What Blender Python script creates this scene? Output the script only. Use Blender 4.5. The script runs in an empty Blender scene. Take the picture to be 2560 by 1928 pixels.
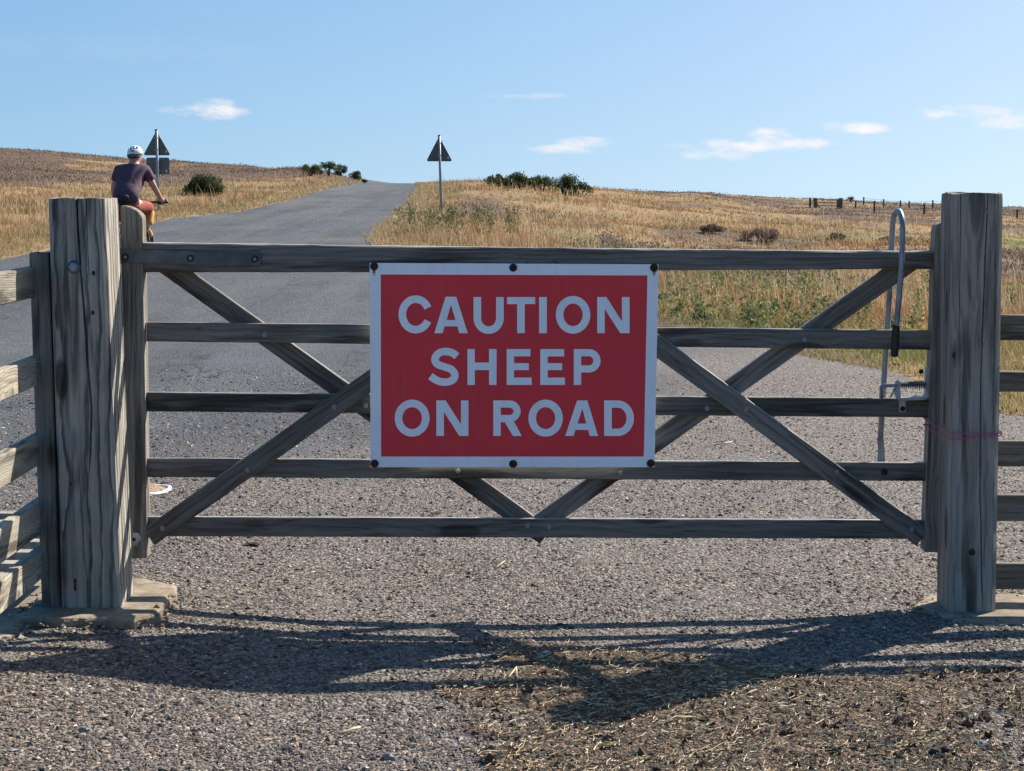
import bpy, bmesh, math, random
import numpy as np
from mathutils import Vector, Matrix, noise as mnoise

random.seed(7)
RNG = np.random.default_rng(11)
SC = bpy.context.scene
COL = SC.collection
R = math.radians

# ------------------------------------------------------------------ camera
FPX = 4846.0                       # focal length in pixels of the 2560 px wide photograph
PITCH = R(5.94)
CAMY, CAMZ = -7.07, 1.58
cam_d = bpy.data.cameras.new('camera')
cam_d.sensor_width = 36.0
cam_d.lens = 36.0 * FPX / 2560.0
cam_d.clip_start, cam_d.clip_end = 0.1, 6000.0
cam = bpy.data.objects.new('camera', cam_d)
COL.objects.link(cam)
cam.location = (0, CAMY, CAMZ)
cam.rotation_euler = (R(90) - PITCH, 0, 0)
SC.camera = cam

# ------------------------------------------------------------------ light
SUN_EL, SUN_AZ = R(37.3), R(46.0)          # azimuth measured from +Y towards +X
sun_d = bpy.data.lights.new('sun', 'SUN')
sun_d.energy = 5.0
sun_d.angle = R(0.53)
sun_d.color = (1.0, 0.93, 0.83)
sun = bpy.data.objects.new('sun', sun_d)
COL.objects.link(sun)
to_sun = Vector((math.sin(SUN_AZ) * math.cos(SUN_EL), math.cos(SUN_AZ) * math.cos(SUN_EL), math.sin(SUN_EL)))
sun.rotation_euler = (-to_sun).to_track_quat('-Z', 'Y').to_euler()
sun.location = (20, 20, 30)

SC.view_settings.view_transform = 'Standard'
SC.view_settings.look = 'None'
SC.view_settings.gamma = 1.0
SC.view_settings.exposure = 0.97
SC.view_settings.use_curve_mapping = False
SC.render.engine = 'CYCLES'
SC.cycles.use_denoising = True
SC.cycles.use_adaptive_sampling = True
SC.cycles.adaptive_threshold = 0.03
SC.cycles.max_bounces = 4
SC.cycles.diffuse_bounces = 3
SC.cycles.transparent_max_bounces = 6


class NT:
    """small helper for writing node trees"""
    def __init__(self, tree):
        self.t = tree

    def n(self, kind, **kw):
        nd = self.t.nodes.new(kind)
        for k, v in kw.items():
            setattr(nd, k, v)
        return nd

    def put(self, sock, v):
        if isinstance(v, bpy.types.NodeSocket):
            self.t.links.new(v, sock)
        elif v is not None:
            if isinstance(v, (tuple, list)) and len(v) == 3 and sock.type == 'RGBA':
                v = (*v, 1.0)
            sock.default_value = v

    def math(self, op, a, b=None, c=None, clamp=False):
        nd = self.n('ShaderNodeMath', operation=op)
        nd.use_clamp = clamp
        for i, v in enumerate((a, b, c)):
            if v is not None:
                self.put(nd.inputs[i], v)
        return nd.outputs[0]

    def noise(self, vec, scale=5.0, detail=4.0, rough=0.55, dist=0.0, dim='3D'):
        nd = self.n('ShaderNodeTexNoise', noise_dimensions=dim)
        self.put(nd.inputs['Vector'], vec)
        nd.inputs['Scale'].default_value = scale
        nd.inputs['Detail'].default_value = detail
        nd.inputs['Roughness'].default_value = rough
        nd.inputs['Distortion'].default_value = dist
        return nd.outputs['Fac']

    def voro(self, vec, scale=5.0, feature='F1', rnd=1.0):
        nd = self.n('ShaderNodeTexVoronoi', feature=feature)
        self.put(nd.inputs['Vector'], vec)
        nd.inputs['Scale'].default_value = scale
        nd.inputs['Randomness'].default_value = rnd
        return nd

    def ramp(self, fac, stops, interp='LINEAR'):
        nd = self.n('ShaderNodeValToRGB')
        cr = nd.color_ramp
        cr.interpolation = interp
        while len(cr.elements) < len(stops):
            cr.elements.new(0.5)
        for e, (p, c) in zip(cr.elements, stops):
            e.position = p
            e.color = (*c, 1.0) if len(c) == 3 else c
        self.put(nd.inputs['Fac'], fac)
        return nd.outputs['Color']

    def mix(self, fac, a, b, blend='MIX'):
        nd = self.n('ShaderNodeMix', data_type='RGBA', blend_type=blend)
        self.put(nd.inputs[0], fac)
        self.put(nd.inputs[6], a)
        self.put(nd.inputs[7], b)
        return nd.outputs[2]

    def mapping(self, vec, scale=(1, 1, 1), loc=(0, 0, 0), rot=(0, 0, 0)):
        nd = self.n('ShaderNodeMapping')
        self.put(nd.inputs['Vector'], vec)
        self.put(nd.inputs['Location'], loc)
        nd.inputs['Rotation'].default_value = rot
        nd.inputs['Scale'].default_value = scale
        return nd.outputs[0]

    def mrange(self, v, a, b, c=0.0, d=1.0, interp='SMOOTHSTEP'):
        nd = self.n('ShaderNodeMapRange', interpolation_type=interp)
        self.put(nd.inputs['Value'], v)
        nd.inputs['From Min'].default_value = a
        nd.inputs['From Max'].default_value = b
        nd.inputs['To Min'].default_value = c
        nd.inputs['To Max'].default_value = d
        return nd.outputs['Result']

    def sep(self, vec):
        nd = self.n('ShaderNodeSeparateXYZ')
        self.put(nd.inputs[0], vec)
        return nd.outputs

    def comb(self, x, y, z):
        nd = self.n('ShaderNodeCombineXYZ')
        for i, v in enumerate((x, y, z)):
            self.put(nd.inputs[i], v)
        return nd.outputs[0]


# ------------------------------------------------------------------ world: sky with a few small fair-weather clouds
world = bpy.data.worlds.new('World')
SC.world = world
world.cycles.sampling_method = 'MANUAL'
world.cycles.sample_map_resolution = 512
world.use_nodes = True
wt = NT(world.node_tree)
world.node_tree.nodes.clear()
sky = wt.n('ShaderNodeTexSky', sky_type='NISHITA')
sky.sun_disc = False
sky.sun_elevation = SUN_EL
sky.sun_rotation = SUN_AZ
sky.altitude = 300.0
sky.air_density = 1.0
sky.dust_density = 1.8
sky.ozone_density = 1.5
SKY_STRENGTH = 0.142
hsv = wt.n('ShaderNodeHueSaturation')
hsv.inputs['Saturation'].default_value = 1.95
hsv.inputs['Value'].default_value = 1.0
gam = wt.n('ShaderNodeGamma')                       # flattens sky brightness, added to lift the light on shaded faces
gam.inputs['Gamma'].default_value = 0.58
wt.put(gam.inputs['Color'], sky.outputs[0])
wt.put(hsv.inputs['Color'], gam.outputs[0])
tint = wt.mix(1.0, hsv.outputs[0], (0.93, 1.0, 1.06), 'MULTIPLY')
tc = wt.n('ShaderNodeTexCoord')
dx, dy, dz = wt.sep(tc.outputs['Generated'])
# clear moorland air: the pale band near the horizon is thin, so the sky table is read a little higher up
lift = wt.n('ShaderNodeVectorMath', operation='NORMALIZE')
wt.put(lift.inputs[0], wt.comb(dx, dy, wt.math('ADD', wt.math('MULTIPLY', wt.math('MAXIMUM', dz, 0.0), 0.87), 0.13)))
wt.put(sky.inputs['Vector'], lift.outputs[0])
hyp = wt.math('SQRT', wt.math('ADD', wt.math('MULTIPLY', dx, dx), wt.math('MULTIPLY', dy, dy)))
az = wt.math('ARCTAN2', dx, dy)                      # compass angle, 0 = up the road
el = wt.math('ARCTAN2', dz, hyp)
nz = wt.noise(wt.comb(wt.math('MULTIPLY', az, 1.0), wt.math('MULTIPLY', el, 2.6), 0.0), scale=46.0, detail=4.0, rough=0.62)
nz_big = wt.noise(wt.comb(wt.math('MULTIPLY', az, 1.0), wt.math('MULTIPLY', el, 5.0), 3.0), scale=14.0, detail=3.0, rough=0.6)


def cloud_puff(px, py, hw, hh, amount, thr=0.5):
    a0, e0 = (px - 1280) / 4872.0, (460 - py) / 4872.0
    da = wt.math('DIVIDE', wt.math('SUBTRACT', az, a0), hw / 4872.0)
    de = wt.math('DIVIDE', wt.math('SUBTRACT', el, e0), hh / 4872.0)
    r2 = wt.math('ADD', wt.math('MULTIPLY', da, da), wt.math('MULTIPLY', de, de))
    body = wt.math('SUBTRACT', 1.0, r2)
    body = wt.math('ADD', body, wt.math('MULTIPLY', wt.math('SUBTRACT', nz, thr), 4.2))
    m = wt.mrange(body, -0.15, 1.9, 0.0, min(1.0, amount * 1.25))
    soft = wt.mrange(r2, 3.2, 0.2, 0.0, 1.0)
    return wt.math('MULTIPLY', m, soft)


cl = None
for c in [(530, 280, 98, 26, 0.8), (550, 268, 55, 20, 0.6), (1395, 374, 100, 17, 0.7), (1470, 358, 90, 17, 0.7),
          (1905, 340, 72, 24, 0.85), (1860, 368, 190, 18, 0.75), (1790, 388, 100, 18, 0.5), (2110, 324, 100, 18, 0.8), (1985, 360, 110, 14, 0.65),
          (2380, 286, 115, 20, 0.8), (2490, 312, 90, 22, 0.55), (1320, 243, 120, 8, 0.35), (1700, 365, 45, 10, 0.35),
          (2040, 362, 80, 8, 0.4), (300, 130, 420, 40, 0.05)]:
    m = cloud_puff(*c)
    cl = m if cl is None else wt.math('MAXIMUM', cl, m)
# the same kind of cloud goes on round the rest of the horizon
elsewhere = wt.math('GREATER_THAN', wt.math('ABSOLUTE', az), 0.33)
band = wt.math('MULTIPLY', wt.mrange(el, 0.005, 0.03), wt.mrange(el, 0.3, 0.06))
gen = wt.math('MULTIPLY', wt.math('MULTIPLY', wt.mrange(nz_big, 0.6, 0.74, 0.0, 0.55), band), elsewhere)
cl = wt.math('MAXIMUM', cl, gen)
cloud_col = wt.n('ShaderNodeRGB')
cloud_col.outputs[0].default_value = (3.7, 3.5, 3.5, 1.0)
skycol = wt.mix(cl, tint, cloud_col.outputs[0])
bg = wt.n('ShaderNodeBackground')
wt.put(bg.inputs['Color'], skycol)
bg.inputs['Strength'].default_value = SKY_STRENGTH
wo = wt.n('ShaderNodeOutputWorld')
world.node_tree.links.new(bg.outputs[0], wo.inputs[0])

# ------------------------------------------------------------------ projection helpers (photo pixels -> place)
CP, SP = math.cos(PITCH), math.sin(PITCH)


def ray(px, py):
    ax, ay = px - 1280.0, py - 964.0
    return (ax, FPX * CP - ay * SP, -FPX * SP - ay * CP)


def P(px, py, Y=0.0):
    """point where the line of sight meets the upright plane y = Y"""
    rx, ry, rz = ray(px, py)
    t = (Y - CAMY) / ry
    return Vector((rx * t, Y, CAMZ + rz * t))


def G(px, py, z=0.0):
    """point where the line of sight meets the level z"""
    rx, ry, rz = ray(px, py)
    t = (z - CAMZ) / rz
    return Vector((rx * t, CAMY + ry * t, z))


def D2(px):
    return px * 2560.0 / 2212.0


# ------------------------------------------------------------------ object helpers
def mesh_np(name, verts, faces, mat, smooth=False, colors=None, colname='Col'):
    """verts (N,3), faces (M,k) numpy -> mesh object"""
    verts = np.asarray(verts, dtype=np.float32)
    faces = np.asarray(faces, dtype=np.int32)
    me = bpy.data.meshes.new(name)
    k = faces.shape[1]
    me.vertices.add(len(verts))
    me.vertices.foreach_set('co', verts.ravel())
    me.loops.add(faces.size)
    me.loops.foreach_set('vertex_index', faces.ravel())
    me.polygons.add(len(faces))
    me.polygons.foreach_set('loop_start', np.arange(0, faces.size, k, dtype=np.int32))
    me.polygons.foreach_set('use_smooth', np.full(len(faces), smooth, dtype=bool))
    me.update(calc_edges=True)
    if colors is not None:
        at = me.color_attributes.new(colname, 'FLOAT_COLOR', 'POINT')
        c = np.ones((len(verts), 4), dtype=np.float32)
        c[:, :colors.shape[1]] = colors
        at.data.foreach_set('color', c.ravel())
    if mat:
        me.materials.append(mat)
    ob = bpy.data.objects.new(name, me)
    COL.objects.link(ob)
    return ob


def bm_obj(name, bm, mat, parent=None, smooth=False, matrix=None):
    bmesh.ops.recalc_face_normals(bm, faces=bm.faces)
    me = bpy.data.meshes.new(name)
    bm.to_mesh(me)
    bm.free()
    if smooth:
        me.polygons.foreach_set('use_smooth', np.ones(len(me.polygons), dtype=bool))
    if mat:
        me.materials.append(mat)
    ob = bpy.data.objects.new(name, me)
    COL.objects.link(ob)
    if matrix is not None:
        ob.matrix_world = matrix
    if parent is not None:
        adopt(ob, parent)
    return ob


def adopt(ob, parent):
    bpy.context.view_layer.update()
    ob.parent = parent
    ob.matrix_parent_inverse = parent.matrix_world.inverted()


def empty(name, loc, label, cat, group=None):
    o = bpy.data.objects.new(name, None)
    o.location = loc
    o.empty_display_size = 0.1
    COL.objects.link(o)
    tag(o, label, cat, group)
    bpy.context.view_layer.update()
    return o


def tag(o, label=None, cat=None, group=None, kind=None):
    if label:
        o['label'] = label
    if cat:
        o['category'] = cat
    if group:
        o['group'] = group
    if kind:
        o['kind'] = kind
    return o


def tube_bm(pts, rad, seg=10, bm=None, cap=True, closed=False):
    bm = bm or bmesh.new()
    pts = [Vector(p) for p in pts]
    n = len(pts)
    rads = rad if isinstance(rad, (list, tuple)) else [rad] * n
    rings = []
    prev = None
    for i, p in enumerate(pts):
        if closed:
            t = pts[(i + 1) % n] - pts[i - 1]
        else:
            t = pts[min(i + 1, n - 1)] - pts[max(i - 1, 0)]
        t.normalize()
        if prev is None:
            u = t.orthogonal().normalized()
        else:
            u = (prev - t * prev.dot(t)).normalized()
        prev = u
        v = t.cross(u)
        rings.append([bm.verts.new(p + (u * math.cos(a) + v * math.sin(a)) * rads[i])
                      for a in [2 * math.pi * k / seg for k in range(seg)]])
    m = n if closed else n - 1
    for i in range(m):
        a, b = rings[i], rings[(i + 1) % n]
        for k in range(seg):
            bm.faces.new((a[k], a[(k + 1) % seg], b[(k + 1) % seg], b[k]))
    if cap and not closed:
        bm.faces.new(rings[0][::-1])
        bm.faces.new(rings[-1])
    return bm


def box_bm(cx, cy, cz, sx, sy, sz, bevel=0.0, bm=None):
    bm2 = bmesh.new()
    bmesh.ops.create_cube(bm2, size=1.0)
    for v in bm2.verts:
        v.co = Vector((cx + v.co.x * sx, cy + v.co.y * sy, cz + v.co.z * sz))
    if bevel:
        bmesh.ops.bevel(bm2, geom=list(bm2.edges), offset=bevel, segments=2, affect='EDGES', profile=0.6)
    if bm is None:
        return bm2
    me = bpy.data.meshes.new('tmp')
    bm2.to_mesh(me)
    bm2.free()
    bm.from_mesh(me)
    bpy.data.meshes.remove(me)
    return bm


def lathe_bm(profile, seg=20, bm=None):
    """profile [(r,z)] about local z"""
    bm = bm or bmesh.new()
    rings = []
    for r, z in profile:
        if r < 1e-6:
            rings.append([bm.verts.new((0, 0, z))])
        else:
            rings.append([bm.verts.new((r * math.cos(2 * math.pi * k / seg), r * math.sin(2 * math.pi * k / seg), z)) for k in range(seg)])
    for a, b in zip(rings[:-1], rings[1:]):
        if len(a) == 1 and len(b) == 1:
            continue
        for k in range(seg):
            k2 = (k + 1) % seg
            if len(a) == 1:
                bm.faces.new((a[0], b[k2], b[k]))
            elif len(b) == 1:
                bm.faces.new((a[k], a[k2], b[0]))
            else:
                bm.faces.new((a[k], a[k2], b[k2], b[k]))
    return bm


def new_mat(name):
    m = bpy.data.materials.new(name)
    m.use_nodes = True
    t = m.node_tree
    t.nodes.clear()
    nt = NT(t)
    out = nt.n('ShaderNodeOutputMaterial')
    b = nt.n('ShaderNodeBsdfPrincipled')
    t.links.new(b.outputs[0], out.inputs[0])
    return m, nt, b


def plain(name, col, rough=0.6, metal=0.0, var=0.12, scale=30.0, bump=0.15, bscale=120.0, spec=0.5):
    m, nt, b = new_mat(name)
    tcn = nt.n('ShaderNodeTexCoord')
    f = nt.noise(tcn.outputs['Object'], scale=scale, detail=5)
    dark = tuple(c * (1 - var * 1.6) for c in col)
    lite = tuple(min(1, c * (1 + var)) for c in col)
    nt.put(b.inputs['Base Color'], nt.ramp(f, [(0.3, dark), (0.7, lite)]))
    b.inputs['Roughness'].default_value = rough
    b.inputs['Metallic'].default_value = metal
    b.inputs['Specular IOR Level'].default_value = spec
    if bump:
        bn = nt.n('ShaderNodeBump')
        bn.inputs['Strength'].default_value = bump
        bn.inputs['Distance'].default_value = 0.002
        nt.put(bn.inputs['Height'], nt.noise(tcn.outputs['Object'], scale=bscale, detail=4))
        nt.put(b.inputs['Normal'], bn.outputs[0])
    return m


def wood_mat(name, axis='X', base=(0.27, 0.235, 0.19), dark=(0.085, 0.07, 0.055), pale=(0.46, 0.42, 0.35), green=0.0,
             ring=0.0105, knots=0.75, ringmix=0.6, cracks=0.5, top_sunlight=0.0):
    """weathered sawn softwood, grain along the given object axis"""
    m, nt, b = new_mat(name)
    tcn = nt.n('ShaderNodeTexCoord')
    oi = nt.n('ShaderNodeObjectInfo')
    x, y, z = nt.sep(tcn.outputs['Object'])
    if axis == 'X':
        l, p, q = x, y, z
    else:
        l, p, q = z, x, y
    rnd = nt.math('MULTIPLY', oi.outputs['Random'], 37.0)
    ls = nt.math('ADD', l, rnd)
    # wandering pith
    warp = nt.math('SUBTRACT', nt.noise(nt.comb(nt.math('MULTIPLY', ls, 1.4), nt.math('MULTIPLY', p, 3.0), nt.math('MULTIPLY', q, 3.0)), scale=1.0, detail=3.0), 0.5)
    warp2 = nt.math('SUBTRACT', nt.noise(nt.comb(nt.math('MULTIPLY', ls, 5.0), nt.math('MULTIPLY', p, 22.0), nt.math('MULTIPLY', q, 22.0)), scale=1.0, detail=2.0), 0.5)
    # knots: cells stretched along the board
    kv = nt.comb(nt.math('MULTIPLY', ls, 2.3), nt.math('MULTIPLY', p, 7.0), nt.math('MULTIPLY', q, 7.0))
    kd = nt.voro(kv, scale=1.0).outputs['Distance']
    knot = nt.mrange(kd, 0.14, 0.21, 1.0, 0.0)
    halo = nt.mrange(kd, 0.05, 0.5, 1.0, 0.0)
    pp = nt.math('ADD', p, nt.math('ADD', 0.031, nt.math('MULTIPLY', nt.math('SUBTRACT', oi.outputs['Random'], 0.5), 0.1)))
    qq = nt.math('ADD', q, 0.047)
    rad = nt.math('SQRT', nt.math('ADD', nt.math('MULTIPLY', pp, pp), nt.math('MULTIPLY', qq, qq)))
    rad = nt.math('ADD', rad, nt.math('MULTIPLY', warp, 0.09))
    rad = nt.math('ADD', rad, nt.math('MULTIPLY', warp2, 0.011))
    rad = nt.math('ADD', rad, nt.math('MULTIPLY', nt.math('SUBTRACT', nt.noise(nt.comb(nt.math('MULTIPLY', ls, 9.0), nt.math('MULTIPLY', p, 120.0), nt.math('MULTIPLY', q, 120.0)), scale=1.0, detail=3.0), 0.5), ring * 0.55))
    rad = nt.math('ADD', rad, nt.math('MULTIPLY', halo, 0.022 * knots))
    saw = nt.math('FRACT', nt.math('DIVIDE', rad, ring))
    rings = nt.ramp(saw, [(0.0, (0.15,) * 3), (0.12, (0.75,) * 3), (0.7, (0.6,) * 3), (0.93, (0.1,) * 3), (1.0, (0.15,) * 3)])
    fib = nt.noise(nt.comb(nt.math('MULTIPLY', ls, 4.0), nt.math('MULTIPLY', p, 260.0), nt.math('MULTIPLY', q, 260.0)), scale=1.0, detail=5.0, rough=0.65)
    streak = nt.noise(nt.comb(nt.math('MULTIPLY', ls, 1.1), nt.math('MULTIPLY', p, 34.0), nt.math('MULTIPLY', q, 34.0)), scale=1.0, detail=6.0, rough=0.6, dist=0.3)
    blot = nt.noise(nt.comb(nt.math('MULTIPLY', ls, 2.2), nt.math('MULTIPLY', p, 9.0), nt.math('MULTIPLY', q, 9.0)), scale=1.0, detail=4.0)
    g = nt.math('ADD', nt.math('MULTIPLY', rings, ringmix), nt.math('MULTIPLY', fib, 1.0 - ringmix))
    g = nt.math('ADD', nt.math('MULTIPLY', g, 0.6), nt.math('MULTIPLY', streak, 0.5))
    col = nt.ramp(g, [(0.27, dark), (0.47, base), (0.72, pale)])
    col = nt.mix(nt.mrange(blot, 0.42, 0.72, 0.0, 0.62), col, nt.mix(1.0, col, (0.42, 0.38, 0.34), 'MULTIPLY'))
    stain = nt.noise(nt.comb(nt.math('MULTIPLY', ls, 1.3), nt.math('MULTIPLY', p, 15.0), nt.math('MULTIPLY', q, 15.0)), scale=1.0, detail=3.0, rough=0.6, dist=0.6)
    col = nt.mix(nt.mrange(stain, 0.54, 0.68, 0.0, 0.75), col, nt.mix(1.0, col, (0.2, 0.18, 0.17), 'MULTIPLY'))
    tone = nt.math('ADD', 0.78, nt.math('MULTIPLY', nt.math('FRACT', nt.math('MULTIPLY', oi.outputs['Random'], 7.3)), 0.5))
    vm = nt.n('ShaderNodeVectorMath', operation='SCALE')
    nt.put(vm.inputs[0], col)
    nt.put(vm.inputs['Scale'], tone)
    col = vm.outputs[0]
    crk = nt.noise(nt.comb(nt.math('MULTIPLY', ls, 0.9), nt.math('MULTIPLY', p, 60.0), nt.math('MULTIPLY', q, 60.0)), scale=1.0, detail=2.0, dist=0.4)
    crk = nt.mrange(nt.math('ABSOLUTE', nt.math('SUBTRACT', crk, 0.5)), 0.0, 0.016, cracks, 0.0)
    crk = nt.math('MULTIPLY', crk, nt.mrange(blot, 0.38, 0.55, 0.0, 1.0))
    col = nt.mix(crk, col, (0.015, 0.013, 0.011))
    col = nt.mix(nt.math('MULTIPLY', knot, 0.85 * knots), col, (0.022, 0.017, 0.013))
    if green:
        col = nt.mix(nt.mrange(blot, 0.5, 0.7, 0.0, green), col, (0.085, 0.1, 0.05))
    if top_sunlight:                                     # boards' upper edges painted paler to brighten them as sunlit
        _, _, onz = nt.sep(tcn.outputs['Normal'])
        sunlit_tone = nt.ramp(g, [(0.25, (0.2, 0.185, 0.165)), (0.7, (0.5, 0.47, 0.42))])
        col = nt.mix(nt.mrange(onz, 0.55, 0.85, 0.0, top_sunlight), col, sunlit_tone)
    nt.put(b.inputs['Base Color'], col)
    b.inputs['Roughness'].default_value = 0.85
    b.inputs['Specular IOR Level'].default_value = 0.25
    h = nt.math('ADD', nt.math('MULTIPLY', rings, 0.5), fib)
    h = nt.math('SUBTRACT', h, nt.math('MULTIPLY', crk, 3.0))
    h = nt.math('SUBTRACT', h, nt.math('MULTIPLY', knot, 0.8))
    bn = nt.n('ShaderNodeBump')
    bn.inputs['Strength'].default_value = 0.6
    bn.inputs['Distance'].default_value = 0.003
    nt.put(bn.inputs['Height'], h)
    nt.put(b.inputs['Normal'], bn.outputs[0])
    return m


def attr_mat(name, rough=0.8, transl=0.0, noise_scale=0.0, gain=1.0):
    """colour comes from each piece's own colour attribute"""
    m, nt, b = new_mat(name)
    a = nt.n('ShaderNodeAttribute')
    a.attribute_name = 'Col'
    col = a.outputs['Color']
    if noise_scale:
        tcn = nt.n('ShaderNodeTexCoord')
        f = nt.noise(tcn.outputs['Object'], scale=noise_scale, detail=3)
        col = nt.mix(nt.mrange(f, 0.3, 0.7, 0.0, 0.5), col, nt.mix(1.0, col, (0.5, 0.5, 0.5), 'MULTIPLY'))
    nt.put(b.inputs['Base Color'], col)
    b.inputs['Roughness'].default_value = rough
    b.inputs['Specular IOR Level'].default_value = 0.2
    if transl:
        tr = nt.n('ShaderNodeBsdfTranslucent')
        nt.put(tr.inputs[0], col)
        mx = nt.n('ShaderNodeMixShader')
        mx.inputs[0].default_value = transl
        out = [n for n in m.node_tree.nodes if n.type == 'OUTPUT_MATERIAL'][0]
        m.node_tree.links.new(b.outputs[0], mx.inputs[1])
        m.node_tree.links.new(tr.outputs[0], mx.inputs[2])
        m.node_tree.links.new(mx.outputs[0], out.inputs[0])
    return m


# ------------------------------------------------------------------ terrain height: compass column (photo px) x distance from the viewer
COLS = [(-2500, [(9, 0), (25, .1), (45, .6), (100, 3.0), (200, 7.5), (320, 10), (900, 6), (4500, -140)]),
        (0, [(9, 0), (16, .03), (20, .1), (27, .33), (32, .42), (38, .62), (60, 1.05), (100, 2.1), (200, 5.15), (260, 5.6), (900, 0), (4500, -140)]),
        (396, [(9, 0), (16, .03), (20, .1), (27, .33), (35, .45), (46, .58), (54, .86), (70, 1.15), (130, 2.35), (200, 4.0), (260, 4.3), (900, 0), (4500, -140)]),
        (600, [(9, 0), (16, .03), (20, .1), (27, .33), (35, .45), (45, .58), (58, .78), (70, 1.15), (130, 2.3), (180, 3.25), (260, 3.3), (900, -2), (4500, -140)]),
        (760, [(9, 0), (16, .03), (20, .1), (27, .33), (35, .45), (45, .58), (60, .85), (72, 1.06), (85, 1.45), (140, 2.72), (260, 1.5), (900, -4), (4500, -140)]),
        (900, [(9, 0), (16, .03), (20, .1), (27, .33), (35, .45), (45, .58), (60, .85), (90, 1.31), (115, 1.56), (130, 1.93), (170, 1.6), (300, -1), (900, -6), (4500, -140)]),
        (985, [(9, 0), (16, .03), (20, .1), (27, .33), (35, .45), (45, .58), (60, .85), (90, 1.33), (130, 1.66), (160, 1.45), (200, 1.0), (300, -1), (900, -6), (4500, -140)]),
        (1060, [(9, 0), (16, .03), (20, .1), (27, .33), (35, .45), (45, .58), (60, .84), (75, 1.15), (95, 1.5), (125, 1.62), (160, 1.3), (300, -1), (900, -6), (4500, -140)]),
        (1160, [(9, 0), (16, .03), (20, .1), (27, .3), (40, .5), (58, .8), (75, 1.3), (92, 1.62), (130, 1.5), (300, -1), (900, -6), (4500, -140)]),
        (1250, [(9, 0), (16, .02), (20, .09), (40, .45), (58, .75), (75, 1.2), (92, 1.55), (130, 1.45), (300, -1), (900, -6), (4500, -140)]),
        (1480, [(9, 0), (16, 0), (20, .07), (40, .34), (60, .6), (110, 1.18), (150, 1.1), (300, -1), (900, -6), (4500, -140)]),
        (1700, [(9, 0), (16, 0), (22, .06), (40, .2), (70, .4), (150, .78), (220, .5), (900, -8), (4500, -140)]),
        (2000, [(9, 0), (16, 0), (40, .08), (80, .05), (140, -.3), (205, -.05), (300, -.9), (900, -9), (4500, -140)]),
        (2300, [(9, 0), (16, 0), (40, 0), (80, -.15), (140, -.62), (250, -1.05), (400, -3), (900, -11), (4500, -140)]),
        (2560, [(9, 0), (13, 0), (40, -.1), (80, -.35), (140, -.85), (250, -1.55), (400, -3.5), (900, -13), (4500, -140)]),
        (4500, [(9, 0), (40, -.4), (80, -1.0), (140, -2.2), (250, -4), (900, -16), (4500, -140)])]
CU = np.array([c[0] for c in COLS], dtype=float)
DL = np.concatenate([np.linspace(0, 60, 121), np.geomspace(61, 4000, 140)])
TAB = np.array([np.interp(DL, [0] + [a for a, _ in c[1]], [c[1][0][1]] + [b_ for _, b_ in c[1]]) for c in COLS])
# soften the kinks of the table along distance
ker = np.array([1, 2, 3, 2, 1], float)
ker /= ker.sum()
TAB = np.array([np.convolve(np.pad(r_, 2, mode='edge'), ker, mode='valid') for r_ in TAB])


def terrain(X, Y, rough=True):
    X = np.asarray(X, dtype=float)
    Y = np.asarray(Y, dtype=float)
    d = np.maximum(Y - CAMY, 0.0)
    rr = np.sqrt(X * X + (Y - CAMY) ** 2)
    azm = np.arctan2(X, np.maximum(Y - CAMY, 1e-3))
    azm = np.where(Y - CAMY < 0.05, np.sign(X) * 1.5, azm)
    u = 1280 + np.tan(np.clip(azm, -1.2, 1.2)) * 4872
    u = np.clip(u, CU[0], CU[-1])
    dd = np.where(np.abs(azm) < 0.4, d, rr)
    di = np.interp(dd, DL, np.arange(len(DL)))
    i0 = np.clip(di.astype(int), 0, len(DL) - 2)
    fd = di - i0
    ci = np.interp(u, CU, np.arange(len(CU)))
    c0 = np.clip(ci.astype(int), 0, len(CU) - 2)
    fc = ci - c0
    fc = fc * fc * (3 - 2 * fc)
    z = ((TAB[c0, i0] * (1 - fd) + TAB[c0, i0 + 1] * fd) * (1 - fc) + (TAB[c0 + 1, i0] * (1 - fd) + TAB[c0 + 1, i0 + 1] * fd) * fc)
    return z


def vnoise(X, Y, s, seed=0):
    """cheap value noise for numpy arrays"""
    x = np.asarray(X) * s + seed * 17.31
    y = np.asarray(Y) * s + seed * 9.77
    xi, yi = np.floor(x), np.floor(y)
    fx, fy = x - xi, y - yi
    fx, fy = fx * fx * (3 - 2 * fx), fy * fy * (3 - 2 * fy)

    def h(a, b_):
        v = np.sin(a * 127.1 + b_ * 311.7 + seed * 74.7) * 43758.5453
        return v - np.floor(v)
    return (h(xi, yi) * (1 - fx) + h(xi + 1, yi) * fx) * (1 - fy) + (h(xi, yi + 1) * (1 - fx) + h(xi + 1, yi + 1) * fx) * fy


# road edges as functions of distance, read from the photograph
def edge_from_px(pts):
    out = []
    for px, py in pts:
        rx, ry, rz = ray(px, py)
        best = None
        for d in np.geomspace(5, 160, 900):
            x = rx / ry * d
            z = CAMZ + rz / ry * d
            if z - float(terrain(x, CAMY + d)) <= 0.0:
                best = (d, x)
                break
        if best:
            out.append(best)
    return out


LE = edge_from_px([(0, 647), (119, 623), (376, 557), (500, 537), (640, 518), (724, 500), (814, 472), (870, 462)])
RE = edge_from_px([(2560, 1035), (2310, 938), (2100, 896), (1880, 850), (1645, 812), (1400, 765), (1200, 712), (1040, 660), (934, 598), (988, 546), (1016, 520), (1038, 493), (1048, 474)])
LE = [(0.5, -9.0), (20, -9.0), (26, -9.2)] + [e for e in LE if e[0] > 27] + [(131, (918 - 1280) / 4872 * 131), (170, -10.5), (240, -11)]
RE = [(0.5, 7.5), (9, 6.0)] + RE + [(131, (1048 - 1280) / 4872 * 131), (170, -6.6), (240, -7)]
LE.sort()
RE.sort()


def XL(d):
    return np.interp(d, [e[0] for e in LE], [e[1] for e in LE])


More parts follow.
